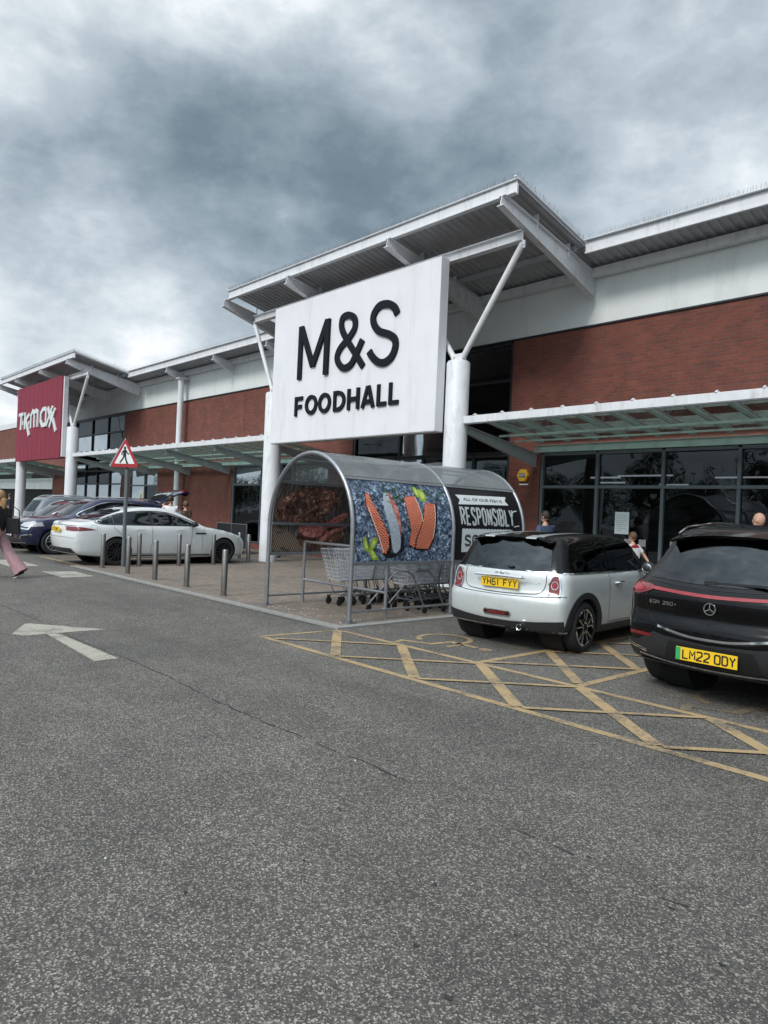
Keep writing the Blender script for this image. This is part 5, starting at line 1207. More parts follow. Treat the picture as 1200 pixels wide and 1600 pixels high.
plate(c, -.592, 0, .735, 'YH61 FYY')
c.strip('B', [(-.17, .405), (.17, .405), (.19, .435), (.17, .465), (-.17, .465), (-.19, .435)], .012, 'fog_lamp_surround', 'chrome', .012, closed=True)
c.decal('B', [(-.17, .408), (.17, .408), (.185, .435), (.17, .462), (-.17, .462), (-.185, .435)], 'fog_recess', 'well', .008)
c.decal('B', [(-.12, .42), (.12, .42), (.13, .435), (.12, .45), (-.12, .45), (-.13, .435)], 'fog_lamp', 'lamp_red', .014)
b = MB(); b.lathe([(.028, -.66), (.036, -.665), (.038, -.60), (.036, -.5)], 18, (0, -.33, .30), 'x'); eo = b.build('exhaust', 'chrome', c.root, local=True, smooth=True)
b = MB(); b.lathe([(0, -.655), (.029, -.655)], 18, (0, -.33, .30), 'x'); b.build('exhaust_bore', 'well', eo, local=True)
b = MB(); b.bar((-.50, .24, .985), (-.475, -.10, 1.0), .02, .016); b.ellipsoid((-.515, -.1, .99), (.03, .05, .02), 10, 8); b.build('rear_wiper', 'plastic_black', c.root, local=True)
b = MB(); b.tube([(-.53, .03, .90), (-.548, .06, .915), (-.548, .10, .905)], .006, 6); b.tube([(-.53, -.03, .90), (-.548, -.06, .915), (-.548, -.10, .905)], .006, 6); b.ellipsoid((-.55, 0, .908), (.008, .028, .022), 12, 8); b.build('winged_badge', 'chrome', c.root, local=True, smooth=True)
c.txt('B', 'COOPER D', .022, -.33, .80, 'chrome', .02, width=.17, flip=True, off=.008)
# spoiler, roof stripes, aerial
b = MB()
vs = []
for i in range(13):
    y = -.56+1.12*i/12; dz = -.05*(abs(y)/.56)**2.5; vs += [(-.22, y, 1.368+dz), (-.375-.02*(1-(y/.56)**2), y*.97, 1.343+dz), (-.37, y*.97, 1.328+dz), (-.26, y, 1.325+dz)]
b.add(vs, [(4*i+j, 4*i+(j+1) % 4, 4*i+4+(j+1) % 4, 4*i+4+j) for i in range(12) for j in range(4)]+[(0, 1, 2, 3), (48, 51, 50, 49)]); b.build('spoiler', 'paint_black', c.root, local=True, smooth=True, ang=40)
for y0 in (-.36, .22):
    b = MB(); b.add([(-.22, y0, 1.366), (-.22, y0+.14, 1.366), (-.392, y0+.14, 1.341), (-.392, y0, 1.341), (-.394, y0, 1.326), (-.394, y0+.14, 1.326)], [(0, 1, 2, 3), (3, 2, 5, 4)]); b.v = [(x, y, z+.004) for x, y, z in b.v]; b.build('roof_stripe', 'paint_silver', c.root, local=True)
for y0 in (-.36, .22): c.decal('T', [(-.26, y0), (1.45, y0), (1.45, y0+.14), (-.26, y0+.14)], 'roof_stripe', 'paint_silver', .003, step=.08)
b = MB(); b.ellipsoid((-.10, 0, 1.375), (.05, .025, .018), 12, 8); b.bar((-.12, 0, 1.38), (-.22, 0, 1.52), .006, .006); b.build('aerial', 'plastic_black', c.root, local=True)
c.decal('F', [(-.55, .99), (.55, .99), (.48, 1.28), (-.48, 1.28)], 'windscreen', 'car_glass', .004)
c.strip('B', [(-.25, .60), (-.2, .60)], .02, 'tow_cover', 'paint_silver', .003)

# ---- black electric crossover
suv_prof = [(-.62, .28), (-.78, .33), (-.86, .45), (-.885, .60), (-.87, .70), (-.83, .76), (-.845, .88), (-.83, .965), (-.78, 1.02), (-.66, 1.12), (-.50, 1.30), (-.42, 1.42), (-.36, 1.50), (-.10, 1.555), (.4, 1.59), (1.0, 1.60), (1.4, 1.565), (1.75, 1.47), (2.1, 1.27), (2.42, 1.09), (2.75, 1.04), (3.2, .97), (3.45, .86), (3.56, .70), (3.58, .5), (3.48, .28), (2.7, .22), (1.3, .21), (0, .22)]
suv_sect = [(.2, .83), (.3, .88), (.42, .905), (.6, .915), (.8, .912), (.95, .90), (1.03, .872), (1.08, .84), (1.25, .765), (1.42, .685), (1.52, .62), (1.62, .53)]
suv_plan = [(-.92, .17), (-.80, .09), (-.55, .03), (-.2, 0), (2.9, 0), (3.2, .03), (3.45, .11), (3.62, .22)]
eqa_shell = car_shell(suv_prof, suv_sect, suv_plan, .17, .24, (-.1, 2.85), .68, k=.07, gh=(1.0, (-.7, -.2, .5, 1.6, 2.2), (.07, .03, 0, 0, .05)))
EX, EY = -2.48, 6.97
ec = Car('suv_car', 'black electric crossover cut off by the right edge, yellow rear plate with green band', 'car', (EX, EY, 0), R(87.5), eqa_shell, 'paint_black', 2.729, 1.58, .345, .22, arch=.39)
wheels(ec, 1.58, .345, .235, .225, rim_m='trim_silver', spokes=5)
c = ec
c.decal('B', [(-.68, 1.075), (-.3, 1.055), (0, 1.05), (.3, 1.055), (.68, 1.075), (.655, 1.14), (.60, 1.27), (.57, 1.40), (.52, 1.46), (0, 1.475), (-.52, 1.46), (-.57, 1.40), (-.60, 1.27), (-.655, 1.14)], 'rear_window', 'car_glass', .004)
c.strip('B', [(-.66, 1.045), (-.3, 1.025), (0, 1.018), (.3, 1.025), (.66, 1.045)], .006, 'tailgate_seam', 'ink', .003)
c.strip('B', [(-.60, .985), (-.3, .970), (0, .963), (.3, .970), (.60, .985)], .026, 'light_bar', 'lamp_red_bright', .008, smooth=True, th=.01)
for sg_ in (-1, 1):
    q = [(sg_*u, v) for u, v in [(.58, .97), (.60, 1.005), (.72, 1.02), (.84, 1.03), (.87, 1.00), (.85, .935), (.76, .915), (.66, .935)]]
    lo_ = c.decal('B', q, 'tail_light', 'lamp_red', .009, smooth=True, th=.01)
    c.decal('B', [(sg_*u, v) for u, v in [(.68, .955), (.70, .99), (.82, 1.0), (.83, .965), (.76, .945)]], 'lamp_element', 'lamp_red_bright', .013, smooth=True, parent=lo_)
    c.decal('B', [(sg_*u, v) for u, v in [(.53, .545), (.80, .545), (.80, .575), (.56, .575)]], 'reflector', 'lamp_red', .008)
    c.strip('B', [(sg_*.62, .415), (sg_*.84, .465)], .009, 'chrome_trim', 'chrome', .008); c.strip('B', [(sg_*.62, .395), (sg_*.84, .445)], .009, 'chrome_trim', 'chrome', .008)
    c.strip('B', [(sg_*.60, 1.02), (sg_*.64, .90), (sg_*.60, .76), (sg_*.45, .65), (sg_*.3, .605), (0, .59)], .007, 'tailgate_seam', 'ink', .004, smooth=True)
c.strip('B', [(-.48, .655), (-.2, .612), (0, .605), (.2, .612), (.48, .655)], .020, 'loading_edge', 'chrome', .008, smooth=True)
c.decal('B', [(-.82, .30), (.82, .30), (.84, .50), (.70, .50), (.52, .60), (.40, .58), (0, .56), (-.40, .58), (-.52, .60), (-.70, .50), (-.84, .50)], 'lower_bumper', 'plastic_black', .005)
c.decal('B', [(-.42, .38), (.42, .38), (.36, .545), (-.36, .545)], 'plate_recess', 'well', .008)
c.strip('B', [(-.70, .375), (-.4, .350), (0, .343), (.4, .350), (.70, .375)], .016, 'chrome_trim', 'chrome', .012, smooth=True)
c.decal('B', [(-.75, .22), (.75, .22), (.72, .33), (-.72, .33)], 'diffuser', 'plastic_black', .010)
plate(c, -.898, 0, .405, 'LM22 ODY', green=True)
xb = -.86
b = MB(); b.lathe([(.052, xb), (.052, xb-.012), (.045, xb-.012), (.045, xb)], 30, (0, 0, .865), 'x')
for a in (90, 210, 330): b.bar((xb-.006, 0, .865), (xb-.006, .047*math.cos(R(a)), .865+.047*math.sin(R(a))), .008, .010, (1, 0, 0))
b.build('star_badge', 'chrome', c.root, local=True, smooth=True)
b = MB(); u = -.60
fe = lambda a, q, d: (-.852-d+.17*0+.12*a*a*0, -a, .845+q)
for ch in 'EQA 250+':
    if ch == ' ': u += .03; continue
    for p in PLG[ch]:
        for (p0, p1) in [(p, None)]:
            L2 = [(u+a_*.028, q*.026) for a_, q in p]; Lr, Rr = ribbon(L2, .005); pts_ = []
            for l, r_ in zip(Lr, Rr): pts_ += [l, r_]
            o_ = c.lay('B', [(-x_, .85+y_) for x_, y_ in pts_], [(2*i, 2*i+1, 2*i+3, 2*i+2) for i in range(len(Lr)-1)], 'badge_character', 'chrome', .006)
    u += .038
b = MB(); b.bar((-.715, .02, 1.075), (-.70, -.42, 1.085), .022, .02); b.bar((-.72, .12, 1.075), (-.715, .02, 1.075), .03, .03); b.build('rear_wiper', 'plastic_black', c.root, local=True)
b = MB(); vs = []
for i in range(13):
    y = -.60+1.20*i/12; dz = -.06*(abs(y)/.60)**2.5; vs += [(-.30, y, 1.523+dz), (-.475-.02*(1-(y/.6)**2), y*.97, 1.485+dz), (-.47, y*.97, 1.465+dz), (-.38, y, 1.46+dz)]
b.add(vs, [(4*i+j, 4*i+(j+1) % 4, 4*i+4+(j+1) % 4, 4*i+4+j) for i in range(12) for j in range(4)]+[(0, 1, 2, 3), (48, 51, 50, 49)]); b.build('spoiler', 'paint_black', c.root, local=True, smooth=True, ang=40)
for sg_ in (-1, 1):
    b = MB(); b.tube([(-.33, sg_*.57, 1.49), (-.15, sg_*.585, 1.545), (.5, sg_*.60, 1.60), (1.2, sg_*.59, 1.59), (1.5, sg_*.57, 1.53)], [.008, .014, .014, .014, .008], 8); b.build('roof_rail', 'chrome' if sg_ > 0 else 'chrome', c.root, local=True, smooth=True)
    mirror(c, 1.70, sg_*.90, 1.12, 'paint_black', sg_, (.10, .13, .09))
for vw in 'RL':
    c.decal(vw, [(-.30, 1.10), (1.95, 1.05), (1.72, 1.30), (1.4, 1.45), (.6, 1.50), (0, 1.46), (-.35, 1.30)], 'side_window', 'car_glass', .005)
    c.strip(vw, [(-.34, 1.09), (1.97, 1.04)], .012, 'belt_trim', 'chrome', .008)
    for xx in (0, 2.729):
        L_ = [(xx+.39*math.cos(R(a)), .345+.39*math.sin(R(a))) for a in range(-14, 196, 7)]; O_ = [(xx+.44*math.cos(R(a)), .345+.43*math.sin(R(a))) for a in range(-14, 196, 7)]; q = []
        for l, r_ in zip(L_, O_): q += [l, r_]
        c.lay(vw, q, [(2*i, 2*i+1, 2*i+3, 2*i+2) for i in range(len(L_)-1)], 'arch_trim', 'plastic_black', .010)
    c.strip(vw, [(.95, .33), (.95, 1.05)], .006, 'door_seam', 'ink', .003)

# ---- white saloon
xf_shell = car_shell(
    [(-.85, .26), (-1.0, .33), (-1.07, .48), (-1.10, .66), (-1.075, .82), (-1.04, .97), (-1.0, 1.03), (-.85, 1.05), (-.60, 1.075), (-.25, 1.205), (.15, 1.335), (.5, 1.42), (.9, 1.457), (1.3, 1.45), (1.65, 1.38), (2.0, 1.24), (2.4, 1.05), (2.6, .985), (3.1, .91), (3.55, .80), (3.78, .68), (3.85, .5), (3.82, .34), (3.7, .22), (2.6, .19), (1.3, .18), (0, .2)],
    [(.17, .86), (.25, .90), (.4, .93), (.6, .94), (.8, .93), (.92, .91), (.985, .875), (1.02, .83), (1.15, .775), (1.3, .70), (1.40, .62), (1.47, .50)],
    [(-1.15, .20), (-1.0, .10), (-.7, .03), (-.2, 0), (3.0, 0), (3.4, .04), (3.7, .15), (3.9, .28)], .14, .2, (-.35, 3.1), .62, k=.07,
    gh=(1.0, (-.9, -.3, .5, 1.6, 2.4), (.14, .05, 0, 0, .06)))
jc = Car('saloon_car', 'white four door saloon with dark wheels parked behind the warning sign and bollards', 'car', (-17.98, 6.95, 0), R(91.2), xf_shell, 'paint_white', 2.96, 1.62, .345, .22, arch=.385)
wheels(jc, 1.62, .345, .25, .23, rim_m='plastic_black', spokes=7)
c = jc
for vw in 'RL':
    c.strip(vw, [(-.50, 1.06), (-.40, 1.13), (-.08, 1.24), (.40, 1.325), (.90, 1.36), (1.38, 1.335), (1.72, 1.235), (2.24, 1.035), (1.5, 1.01), (.4, 1.005), (-.30, 1.01)], .022, 'window_trim', 'plastic_black', .004, smooth=True, closed=True)
    c.decal(vw, [(-.46, 1.06), (-.38, 1.12), (-.12, 1.215), (-.10, 1.02), (-.34, 1.02)], 'side_window', 'car_glass', .006)
    c.decal(vw, [(-.06, 1.02), (-.07, 1.235), (.4, 1.315), (.86, 1.345), (.86, 1.015)], 'side_window', 'car_glass', .006)
    c.decal(vw, [(.93, 1.015), (.93, 1.345), (1.36, 1.325), (1.70, 1.225), (2.18, 1.04), (2.1, 1.025)], 'side_window', 'car_glass', .006)
    c.strip(vw, [(.895, 1.01), (.895, 1.35)], .07, 'pillar', 'plastic_black', .0055); c.strip(vw, [(-.085, 1.015), (-.095, 1.23)], .04, 'pillar', 'plastic_black', .0055)
    for seam in ([(.90, 1.0), (.90, .6), (.86, .30)], [(2.02, 1.0), (1.98, .6), (1.94, .30), (.2, .30)], [(.38, .36), (.22, .66), (-.06, .92), (-.08, 1.02)], [(2.38, .98), (2.30, .8), (2.32, .40)]): c.strip(vw, seam, .008, 'door_seam', 'ink', .003)
    c.strip(vw, [(.3, .26), (2.55, .26)], .03, 'black_sill_strip', 'plastic_black', .004)  # narrow black strip low along the sill
    c.decal(vw, [(2.10, .80), (2.42, .80), (2.40, .845), (2.10, .84)], 'fender_vent', 'plastic_black', .006)
    sg_ = -1 if vw == 'R' else 1
    for xh in (.45, 1.55):
        b = MB(); b.tube([(xh, sg_*.925, .905), (xh+.03, sg_*.955, .905), (xh+.20, sg_*.955, .91), (xh+.23, sg_*.925, .91)], .012, 6); b.build('door_handle', 'chrome' if False else 'paint_white', c.root, local=True, smooth=True)
    mirror(c, 2.02, sg_*.84, 1.06, 'plastic_black', sg_, (.09, .11, .07))
    c.decal(vw, [(-1.0, .83), (-.62, .86), (-.50, .875), (-.62, .90), (-.85, .935), (-1.03, .935)], 'tail_light', 'lamp_red', .006)
    c.decal(vw, [(3.42, .70), (3.62, .66), (3.60, .72), (3.40, .78)], 'headlight', 'lamp_clear', .006)
c.strip('R', [(-.55+.085*math.cos(t), .93+.06*math.sin(t)) for t in np.linspace(0, 2*PI, 20)[:-1]], .006, 'filler_cap_seam', 'sign_back', .003, closed=True)
c.decal('B', [(-.80, .83), (-.42, .84), (-.40, .92), (-.80, .935)], 'tail_light', 'lamp_red', .007)
c.decal('B', [(.80, .83), (.42, .84), (.40, .92), (.80, .935)], 'tail_light', 'lamp_red', .007)
c.strip('B', [(-.80, .955), (0, .965), (.80, .955)], .012, 'boot_seam', 'ink', .004)
c.decal('B', [(-.75, .26), (.75, .26), (.62, .42), (-.62, .42)], 'lower_bumper', 'plastic_black', .006)
c.strip('B', [(-.80, .66), (-.45, .68), (.45, .68), (.80, .66)], .006, 'bumper_seam', 'ink', .004)
c.decal((0, 0, 0), [(-.62, 1.10), (.62, 1.10), (.52, 1.34), (.3, 1.38), (-.3, 1.38), (-.52, 1.34)], 'rear_window', 'car_glass', .004)
plate(c, -1.125, 0, .80, 'YH61 FYY'[:0] or 'LF2 OHD', w=.50)
b = MB(); b.tube([(-1.03, .08, 1.0), (-1.05, 0, 1.015), (-1.03, -.09, 1.01)], .012, 6); b.ellipsoid((-1.045, -.09, 1.015), (.015, .03, .015), 8, 6); b.build('leaping_badge', 'chrome', c.root, local=True, smooth=True)
b = MB(); b.add([(.25, -.03, 1.37), (.25, .03, 1.37), (.48, .012, 1.415), (.48, -.012, 1.415), (.28, 0, 1.43)], [(0, 1, 4), (1, 2, 4), (2, 3, 4), (3, 0, 4)]); b.build('shark_fin_aerial', 'paint_white', c.root, local=True)
c.decal('F', [(-.62, 1.05), (.62, 1.05), (.5, 1.34), (-.5, 1.34)], 'windscreen', 'car_glass', .004)

# ---- tall cars on the left
def make_suv(paint, loc, rz, label, front=True, tail_open=False, rails='chrome', plate_txt=None, tall=1.0, name='suv_car'):
    prof = [(-.70, .28), (-.86, .38), (-.93, .60), (-.92, .80), (-.90, 1.0), (-.80, 1.18), (-.62, 1.42), (-.50, 1.56), (-.2, 1.62), (.5, 1.66), (1.1, 1.655), (1.45, 1.60), (1.8, 1.45), (2.15, 1.22), (2.45, 1.08), (2.9, 1.04), (3.3, .97), (3.52, .86), (3.62, .68), (3.63, .45), (3.52, .28), (2.6, .22), (1.2, .21), (0, .22)]
    prof = [(x, z*tall) for x, z in prof]
    sect = [(z*tall, y) for z, y in [(.2, .84), (.32, .89), (.5, .915), (.7, .92), (.9, .915), (1.0, .90), (1.06, .865), (1.25, .79), (1.45, .71), (1.58, .63), (1.68, .52)]]
    sh_ = car_shell(prof, sect, [(-1, .2), (-.85, .10), (-.6, .03), (-.2, 0), (2.8, 0), (3.2, .04), (3.5, .15), (3.68, .28)], .15, .26, (-.1, 2.85), .7, k=.07, gh=(1.0, (-.8, -.2, .5, 1.6, 2.3), (.08, .03, 0, 0, .05)), nx=90, nth=80)
    c = Car(name, label, 'car', loc, rz, sh_, paint, 2.70, 1.60, .35, .22, arch=.40); wheels(c, 1.60, .35, .24, .22, rim_m='trim_silver', spokes=5); T = tall
    for vw in 'RL':
        sg_ = -1 if vw == 'R' else 1; win = [(-.42, 1.16*T), (-.30, 1.36*T), (.1, 1.50*T), (.8, 1.55*T), (1.3, 1.51*T), (1.65, 1.38*T), (2.1, 1.12*T), (1.2, 1.085*T), (.2, 1.09*T)]
        c.decal(vw, win, 'side_window', 'car_glass', .005, smooth=True); c.strip(vw, win, .022, 'window_trim', 'chrome', .008, smooth=True, closed=True)
        for seam in ([(.85, 1.08*T), (.84, .34)], [(1.98, 1.08*T), (1.94, .34), (.35, .34)], [(.42, .45), (.05, .9), (.0, 1.08*T)]): c.strip(vw, seam, .008, 'door_seam', 'ink', .003)
        c.strip(vw, [(.86, 1.50*T), (.83, 1.10*T)], .05, 'pillar', 'plastic_black', .007)
        c.strip(vw, [(.40, .28), (2.25, .28)], .06, 'sill_trim', 'plastic_black', .006)
        b = MB(); b.tube([(-.35, sg_*.56, 1.60*T), (-.15, sg_*.60, 1.66*T), (.6, sg_*.62, 1.70*T), (1.3, sg_*.60, 1.665*T)], [.01, .016, .016, .01], 8); b.build('roof_rail', rails, c.root, local=True, smooth=True)
        mirror(c, 1.95, sg_*.87, 1.13*T, paint, sg_, (.10, .12, .09))
        for xh in (.40, 1.50):
            b = MB(); b.tube([(xh, sg_*.905, .98), (xh+.03, sg_*.94, .98), (xh+.2, sg_*.94, .98), (xh+.23, sg_*.905, .98)], .012, 6); b.build('door_handle', 'chrome', c.root, local=True, smooth=True)
        c.decal(vw, [(3.0, .80), (3.42, .76), (3.5, .80), (3.35, .88), (3.05, .91)], 'headlight', 'lamp_clear', .006)
    c.decal('F', [(-.64, 1.12*T), (0, 1.10*T), (.64, 1.12*T), (.58, 1.36*T), (.52, 1.53*T), (-.52, 1.53*T), (-.58, 1.36*T)], 'windscreen', 'car_glass', .004)
    c.decal('B', [(-.60, 1.08*T), (.60, 1.08*T), (.50, 1.48*T), (-.50, 1.48*T)], 'rear_window', 'car_glass', .004)
    c.decal('F', [(-.46, .60), (.46, .60), (.52, .85), (.44, .88), (-.44, .88), (-.52, .85)], 'grille', 'well', .006)
    for i in range(5): c.strip('F', [(-.46, .64+.045*i), (.46, .64+.045*i)], .010, 'grille_bar', 'chrome', .011)
    for sg_ in (-1, 1):
        h = c.decal('F', [(sg_*u, v) for u, v in [(.48, .78), (.80, .84), (.84, .90), (.78, .93), (.50, .88)]], 'headlight', 'lamp_clear', .008, th=.01)
        c.strip('F', [(sg_*.82, .80), (sg_*.78, .70), (sg_*.52, .72)], .03, 'running_light', 'chrome', .010)
        c.decal('F', [(sg_*u, v) for u, v in [(.52, .42), (.80, .46), (.80, .56), (.56, .54)]], 'fog_recess', 'well', .006); c.strip('F', [(sg_*.54, .43), (sg_*.60, .52), (sg_*.84, .56)], .03, 'chrome_trim', 'chrome', .011)
    c.decal('F', [(-.70, .28), (.70, .28), (.60, .50), (-.60, .50)], 'lower_grille', 'plastic_black', .006); c.strip('F', [(-.72, .33), (0, .30), (.72, .33)], .03, 'skid_trim', 'chrome', .010)
    c.strip('F', [(-.06, .75), (0, .86), (.06, .75), (0, .64)], .03, 'badge', 'chrome', .016, closed=True)
    c.strip('T', [(2.5, .5), (3.3, .40)], .01, 'bonnet_crease', 'ink', .002); c.strip('T', [(2.5, -.5), (3.3, -.40)], .01, 'bonnet_crease', 'ink', .002)
    if plate_txt: plate(c, 3.655, 0, .50, plate_txt, 'plate_white', nx=1)
    return c
kc = make_suv('paint_blue', (-21.9, 9.5, 0), R(-90), 'dark blue crossover facing the lane with its tailgate up, next to the white saloon', plate_txt='YH61 DHD'[:0] or 'LD2 OHD')
b = MB(); vs = []; n = 12
path = [(-.50, 1.64), (-.80, 1.80), (-1.10, 1.97), (-1.42, 2.06), (-1.50, 2.02), (-1.40, 1.95)]
for (x, z) in path:
    for j in range(n+1): y = -.60+1.2*j/n; vs.append((x, y*(1 if x > -1.2 else 1.05), z-.06*(abs(y)/.6)**2.5))
for (x, z) in path:
    for j in range(n+1): y = -.60+1.2*j/n; vs.append((x+.02, y*(1 if x > -1.2 else 1.05), z-.06-.06*(abs(y)/.6)**2.5))
m1 = (n+1)*len(path); fs = []
for i in range(len(path)-1):
    for j in range(n): a = i*(n+1)+j; fs += [(a, a+1, a+n+2, a+n+1), (m1+a, m1+a+n+1, m1+a+n+2, m1+a+1)]
    a = i*(n+1); fs += [(a, a+n+1, m1+a+n+1, m1+a), (a+n, m1+a+n, m1+a+2*n+1, a+2*n+1)]
b.add(vs, fs); tg = b.build('tailgate', 'paint_blue', kc.root, label='raised dark blue tailgate', local=True, smooth=True, ang=40)
b = MB(); b.add([(-.56, -.48, 1.70), (-.56, .48, 1.70), (-1.02, .50, 1.945), (-1.02, -.50, 1.945)], [(0, 1, 2, 3)]); b.add([(-.58, -.48, 1.57), (-.58, .48, 1.57), (-1.02, .50, 1.83), (-1.02, -.50, 1.83)], [(0, 1, 2, 3)]); b.build('tailgate_glass', 'car_glass', tg, local=True)
b = MB(); b.box(-1.46, -1.30, -.62, -.36, 1.98, 2.03); b.box(-1.46, -1.30, .36, .62, 1.98, 2.03); b.build('tail_light', 'lamp_red_bright', tg, local=True)
b = MB()
for y in (-.55, .55): b.tube([(-.55, y, 1.35), (-.98, y, 1.82)], .012, 6)
b.build('gas_strut', 'galv_dark', tg, local=True)
make_suv('paint_maroon', (-24.35, 9.6, 0), R(-90), 'very dark maroon car behind the blue crossover, bonnet towards the lane', rails='plastic_black', tall=.93, name='parked_car')
make_suv('paint_grey', (-27.3, 8.7, 0), R(90), 'grey estate with chrome window surround and roof rails at far left', tall=1.02, name='estate_car')

# ------------------------------------------------------------------ people
def skin_mesh(verts, edges, radii, sub=2, root=0):
    me = bpy.data.meshes.new('s'); me.from_pydata(verts, edges, []); o = bpy.data.objects.new('s', me); COL.objects.link(o)
    md = o.modifiers.new('k', 'SKIN'); md.use_smooth_shade = True
    for i, r in enumerate(radii):
        rr = r if isinstance(r, (tuple, list)) else (r, r); sv = me.skin_vertices[0].data[i]; sv.radius = rr; sv.use_root = (i == root)
    if sub: m2 = o.modifiers.new('u', 'SUBSURF'); m2.levels = sub; m2.render_levels = sub
    bpy.context.view_layer.update(); dg = bpy.context.evaluated_depsgraph_get(); r = bpy.data.meshes.new_from_object(o.evaluated_get(dg))
    vs = [tuple(v.co) for v in r.vertices]; fs = [tuple(p.vertices) for p in r.polygons]; bpy.data.objects.remove(o); bpy.data.meshes.remove(me); bpy.data.meshes.remove(r); return vs, fs
def chain(pts, rad): return skin_mesh(pts, [(i, i+1) for i in range(len(pts)-1)], rad)
def person(label, loc, rz, H, hair, top, bottom, pose, bald=False, short=True, extra=None, bag=None, cap=None, wide=False, stripe=None, longhair=False):
    k = H/1.76; t = empty('person', loc, rz, label, 'person'); P = lambda *p: tuple(k*q for q in p)
    J = dict(pel=P(0, 0, .95), sp=P(.0, 0, 1.10), ch=P(.0, 0, 1.32), nk=P(-.005, 0, 1.47), hd=P(.01, 0, 1.56))
    for s, q in ((1, 'l'), (-1, 'r')):
        J['sh'+q] = P(0, s*.175, 1.42); J['hp'+q] = P(0, s*.09, .92)
        a = pose.get('arm'+q, ((.02, .05, -.28), (.08, 0, -.24))); e = tuple(J['sh'+q][i]+k*(a[0][i]*(s if i == 1 else 1)) for i in range(3)); w = tuple(e[i]+k*(a[1][i]*(s if i == 1 else 1)) for i in range(3)); J['el'+q] = e; J['wr'+q] = w
        l = pose.get('leg'+q, ((.02, 0, -.44), (-.03, 0, -.40))); kn = tuple(J['hp'+q][i]+k*l[0][i] for i in range(3)); an = tuple(kn[i]+k*l[1][i] for i in range(3)); J['kn'+q] = kn; J['an'+q] = an
    names = list(J); V = [J[n] for n in names]; ix = {n: i for i, n in enumerate(names)}
    E = [('pel', 'sp'), ('sp', 'ch'), ('ch', 'nk'), ('nk', 'hd'), ('ch', 'shl'), ('ch', 'shr'), ('pel', 'hpl'), ('pel', 'hpr')]
    for q in 'lr': E += [('sh'+q, 'el'+q), ('el'+q, 'wr'+q), ('hp'+q, 'kn'+q), ('kn'+q, 'an'+q)]
    RD = dict(pel=.12, sp=.12, ch=.13, nk=.055, hd=.06, shl=.06, shr=.06, hpl=.085, hpr=.085)
    for q in 'lr': RD.update({'el'+q: .042, 'wr'+q: .028, 'kn'+q: .058, 'an'+q: .038})
    rad = [k*RD[n] for n in names]
    b = MB(); b.add(*skin_mesh(V, [(ix[a], ix[c]) for a, c in E], rad, root=ix['pel']))
    # head with nose, brow, chin and ears
    hz = 1.655*k; ht = pose.get('head', 0); hc, hs = math.cos(ht), math.sin(ht); hx_ = lambda x, y, z: (k*(x*hc-y*hs)+.01*k, k*(x*hs+y*hc), hz+k*z)
    def ell(c, r, nu=14, nv=10):
        q = MB(); q.ellipsoid((0, 0, 0), r, nu, nv); b.add([hx_(v[0]+c[0], v[1]+c[1], v[2]+c[2]) for v in q.v], q.f)
    ell((0, 0, .02), (.095, .076, .108), 20, 14); ell((.03, 0, -.055), (.062, .055, .062)); ell((.10, 0, -.012), (.018, .012, .028), 8, 6); ell((.082, 0, .022), (.016, .045, .012), 10, 6); ell((.082, 0, -.055), (.012, .024, .010), 8, 6)
    for s in (-1, 1): ell((-.005, s*.078, -.005), (.022, .010, .032), 8, 6); ell((.078, s*.03, .004), (.012, .012, .008), 8, 6)
    # hands: palm, four fingers, thumb
    for q, s in (('l', 1), ('r', -1)):
        el, wr = Vector(J['el'+q]), Vector(J['wr'+q]); d = (wr-el).normalized(); sdv = d.cross(Vector((0, 1, 0))); sdv = sdv.normalized() if sdv.length > .1 else Vector((1, 0, 0)); n = d.cross(sdv)
        palm = wr+d*.05*k; vs, fs = chain([tuple(wr), tuple(palm), tuple(wr+d*.085*k)], [(.026*k, .018*k), (.038*k, .016*k), (.038*k, .014*k)]); b.add(vs, fs)
        for i, (o_, L_) in enumerate(((-.027, .062), (-.009, .072), (.009, .068), (.026, .052))):
            p = wr+d*.085*k+sdv*o_*k; c1 = p+d*L_*.5*k+n*.004*k; c2 = p+d*L_*.85*k+n*.018*s*k; vs, fs = chain([tuple(p-d*.01*k), tuple(c1), tuple(c2)], [.0088*k, .008*k, .007*k]); b.add(vs, fs)
        p = wr+d*.03*k-sdv*.028*k; vs, fs = chain([tuple(p), tuple(p-sdv*.02*k+d*.025*k), tuple(p-sdv*.024*k+d*.055*k)], [.011*k, .010*k, .008*k]); b.add(vs, fs)
    me_o = b.build('body', 'skin', t, local=True, smooth=True)
    md = me_o.modifiers.new('r', 'REMESH'); md.mode = 'VOXEL'; md.voxel_size = .009*k; md.use_smooth_shade = True
    ms_ = me_o.modifiers.new('s', 'SMOOTH'); ms_.iterations = 3; ms_.factor = .5
    bpy.context.view_layer.update(); dg = bpy.context.evaluated_depsgraph_get(); nm = bpy.data.meshes.new_from_object(me_o.evaluated_get(dg)); me_o.modifiers.clear(); me_o.data = nm; nm.shade_smooth()
    # shirt
    sn = ['pel', 'sp', 'ch', 'nk', 'shl', 'shr', 'ul', 'ur']; frac = .75 if short else 1.0
    Js = dict(J); 
    Js['pel'] = P(0, 0, .93); Js['nk'] = P(-.01, 0, 1.445)
    sr = dict(pel=.150, sp=.148, ch=.158, nk=.078, shl=.078, shr=.078)
    SV, SE, SR = [], [], []
    def addv(n, p, r): SV.append(p); SR.append(k*r); return len(SV)-1
    i0 = addv('pel', Js['pel'], .150); i1 = addv('sp', J['sp'], .145); i2 = addv('ch', J['ch'], .155); i3 = addv('nk', Js['nk'], .075); SE += [(i0, i1), (i1, i2), (i2, i3)]
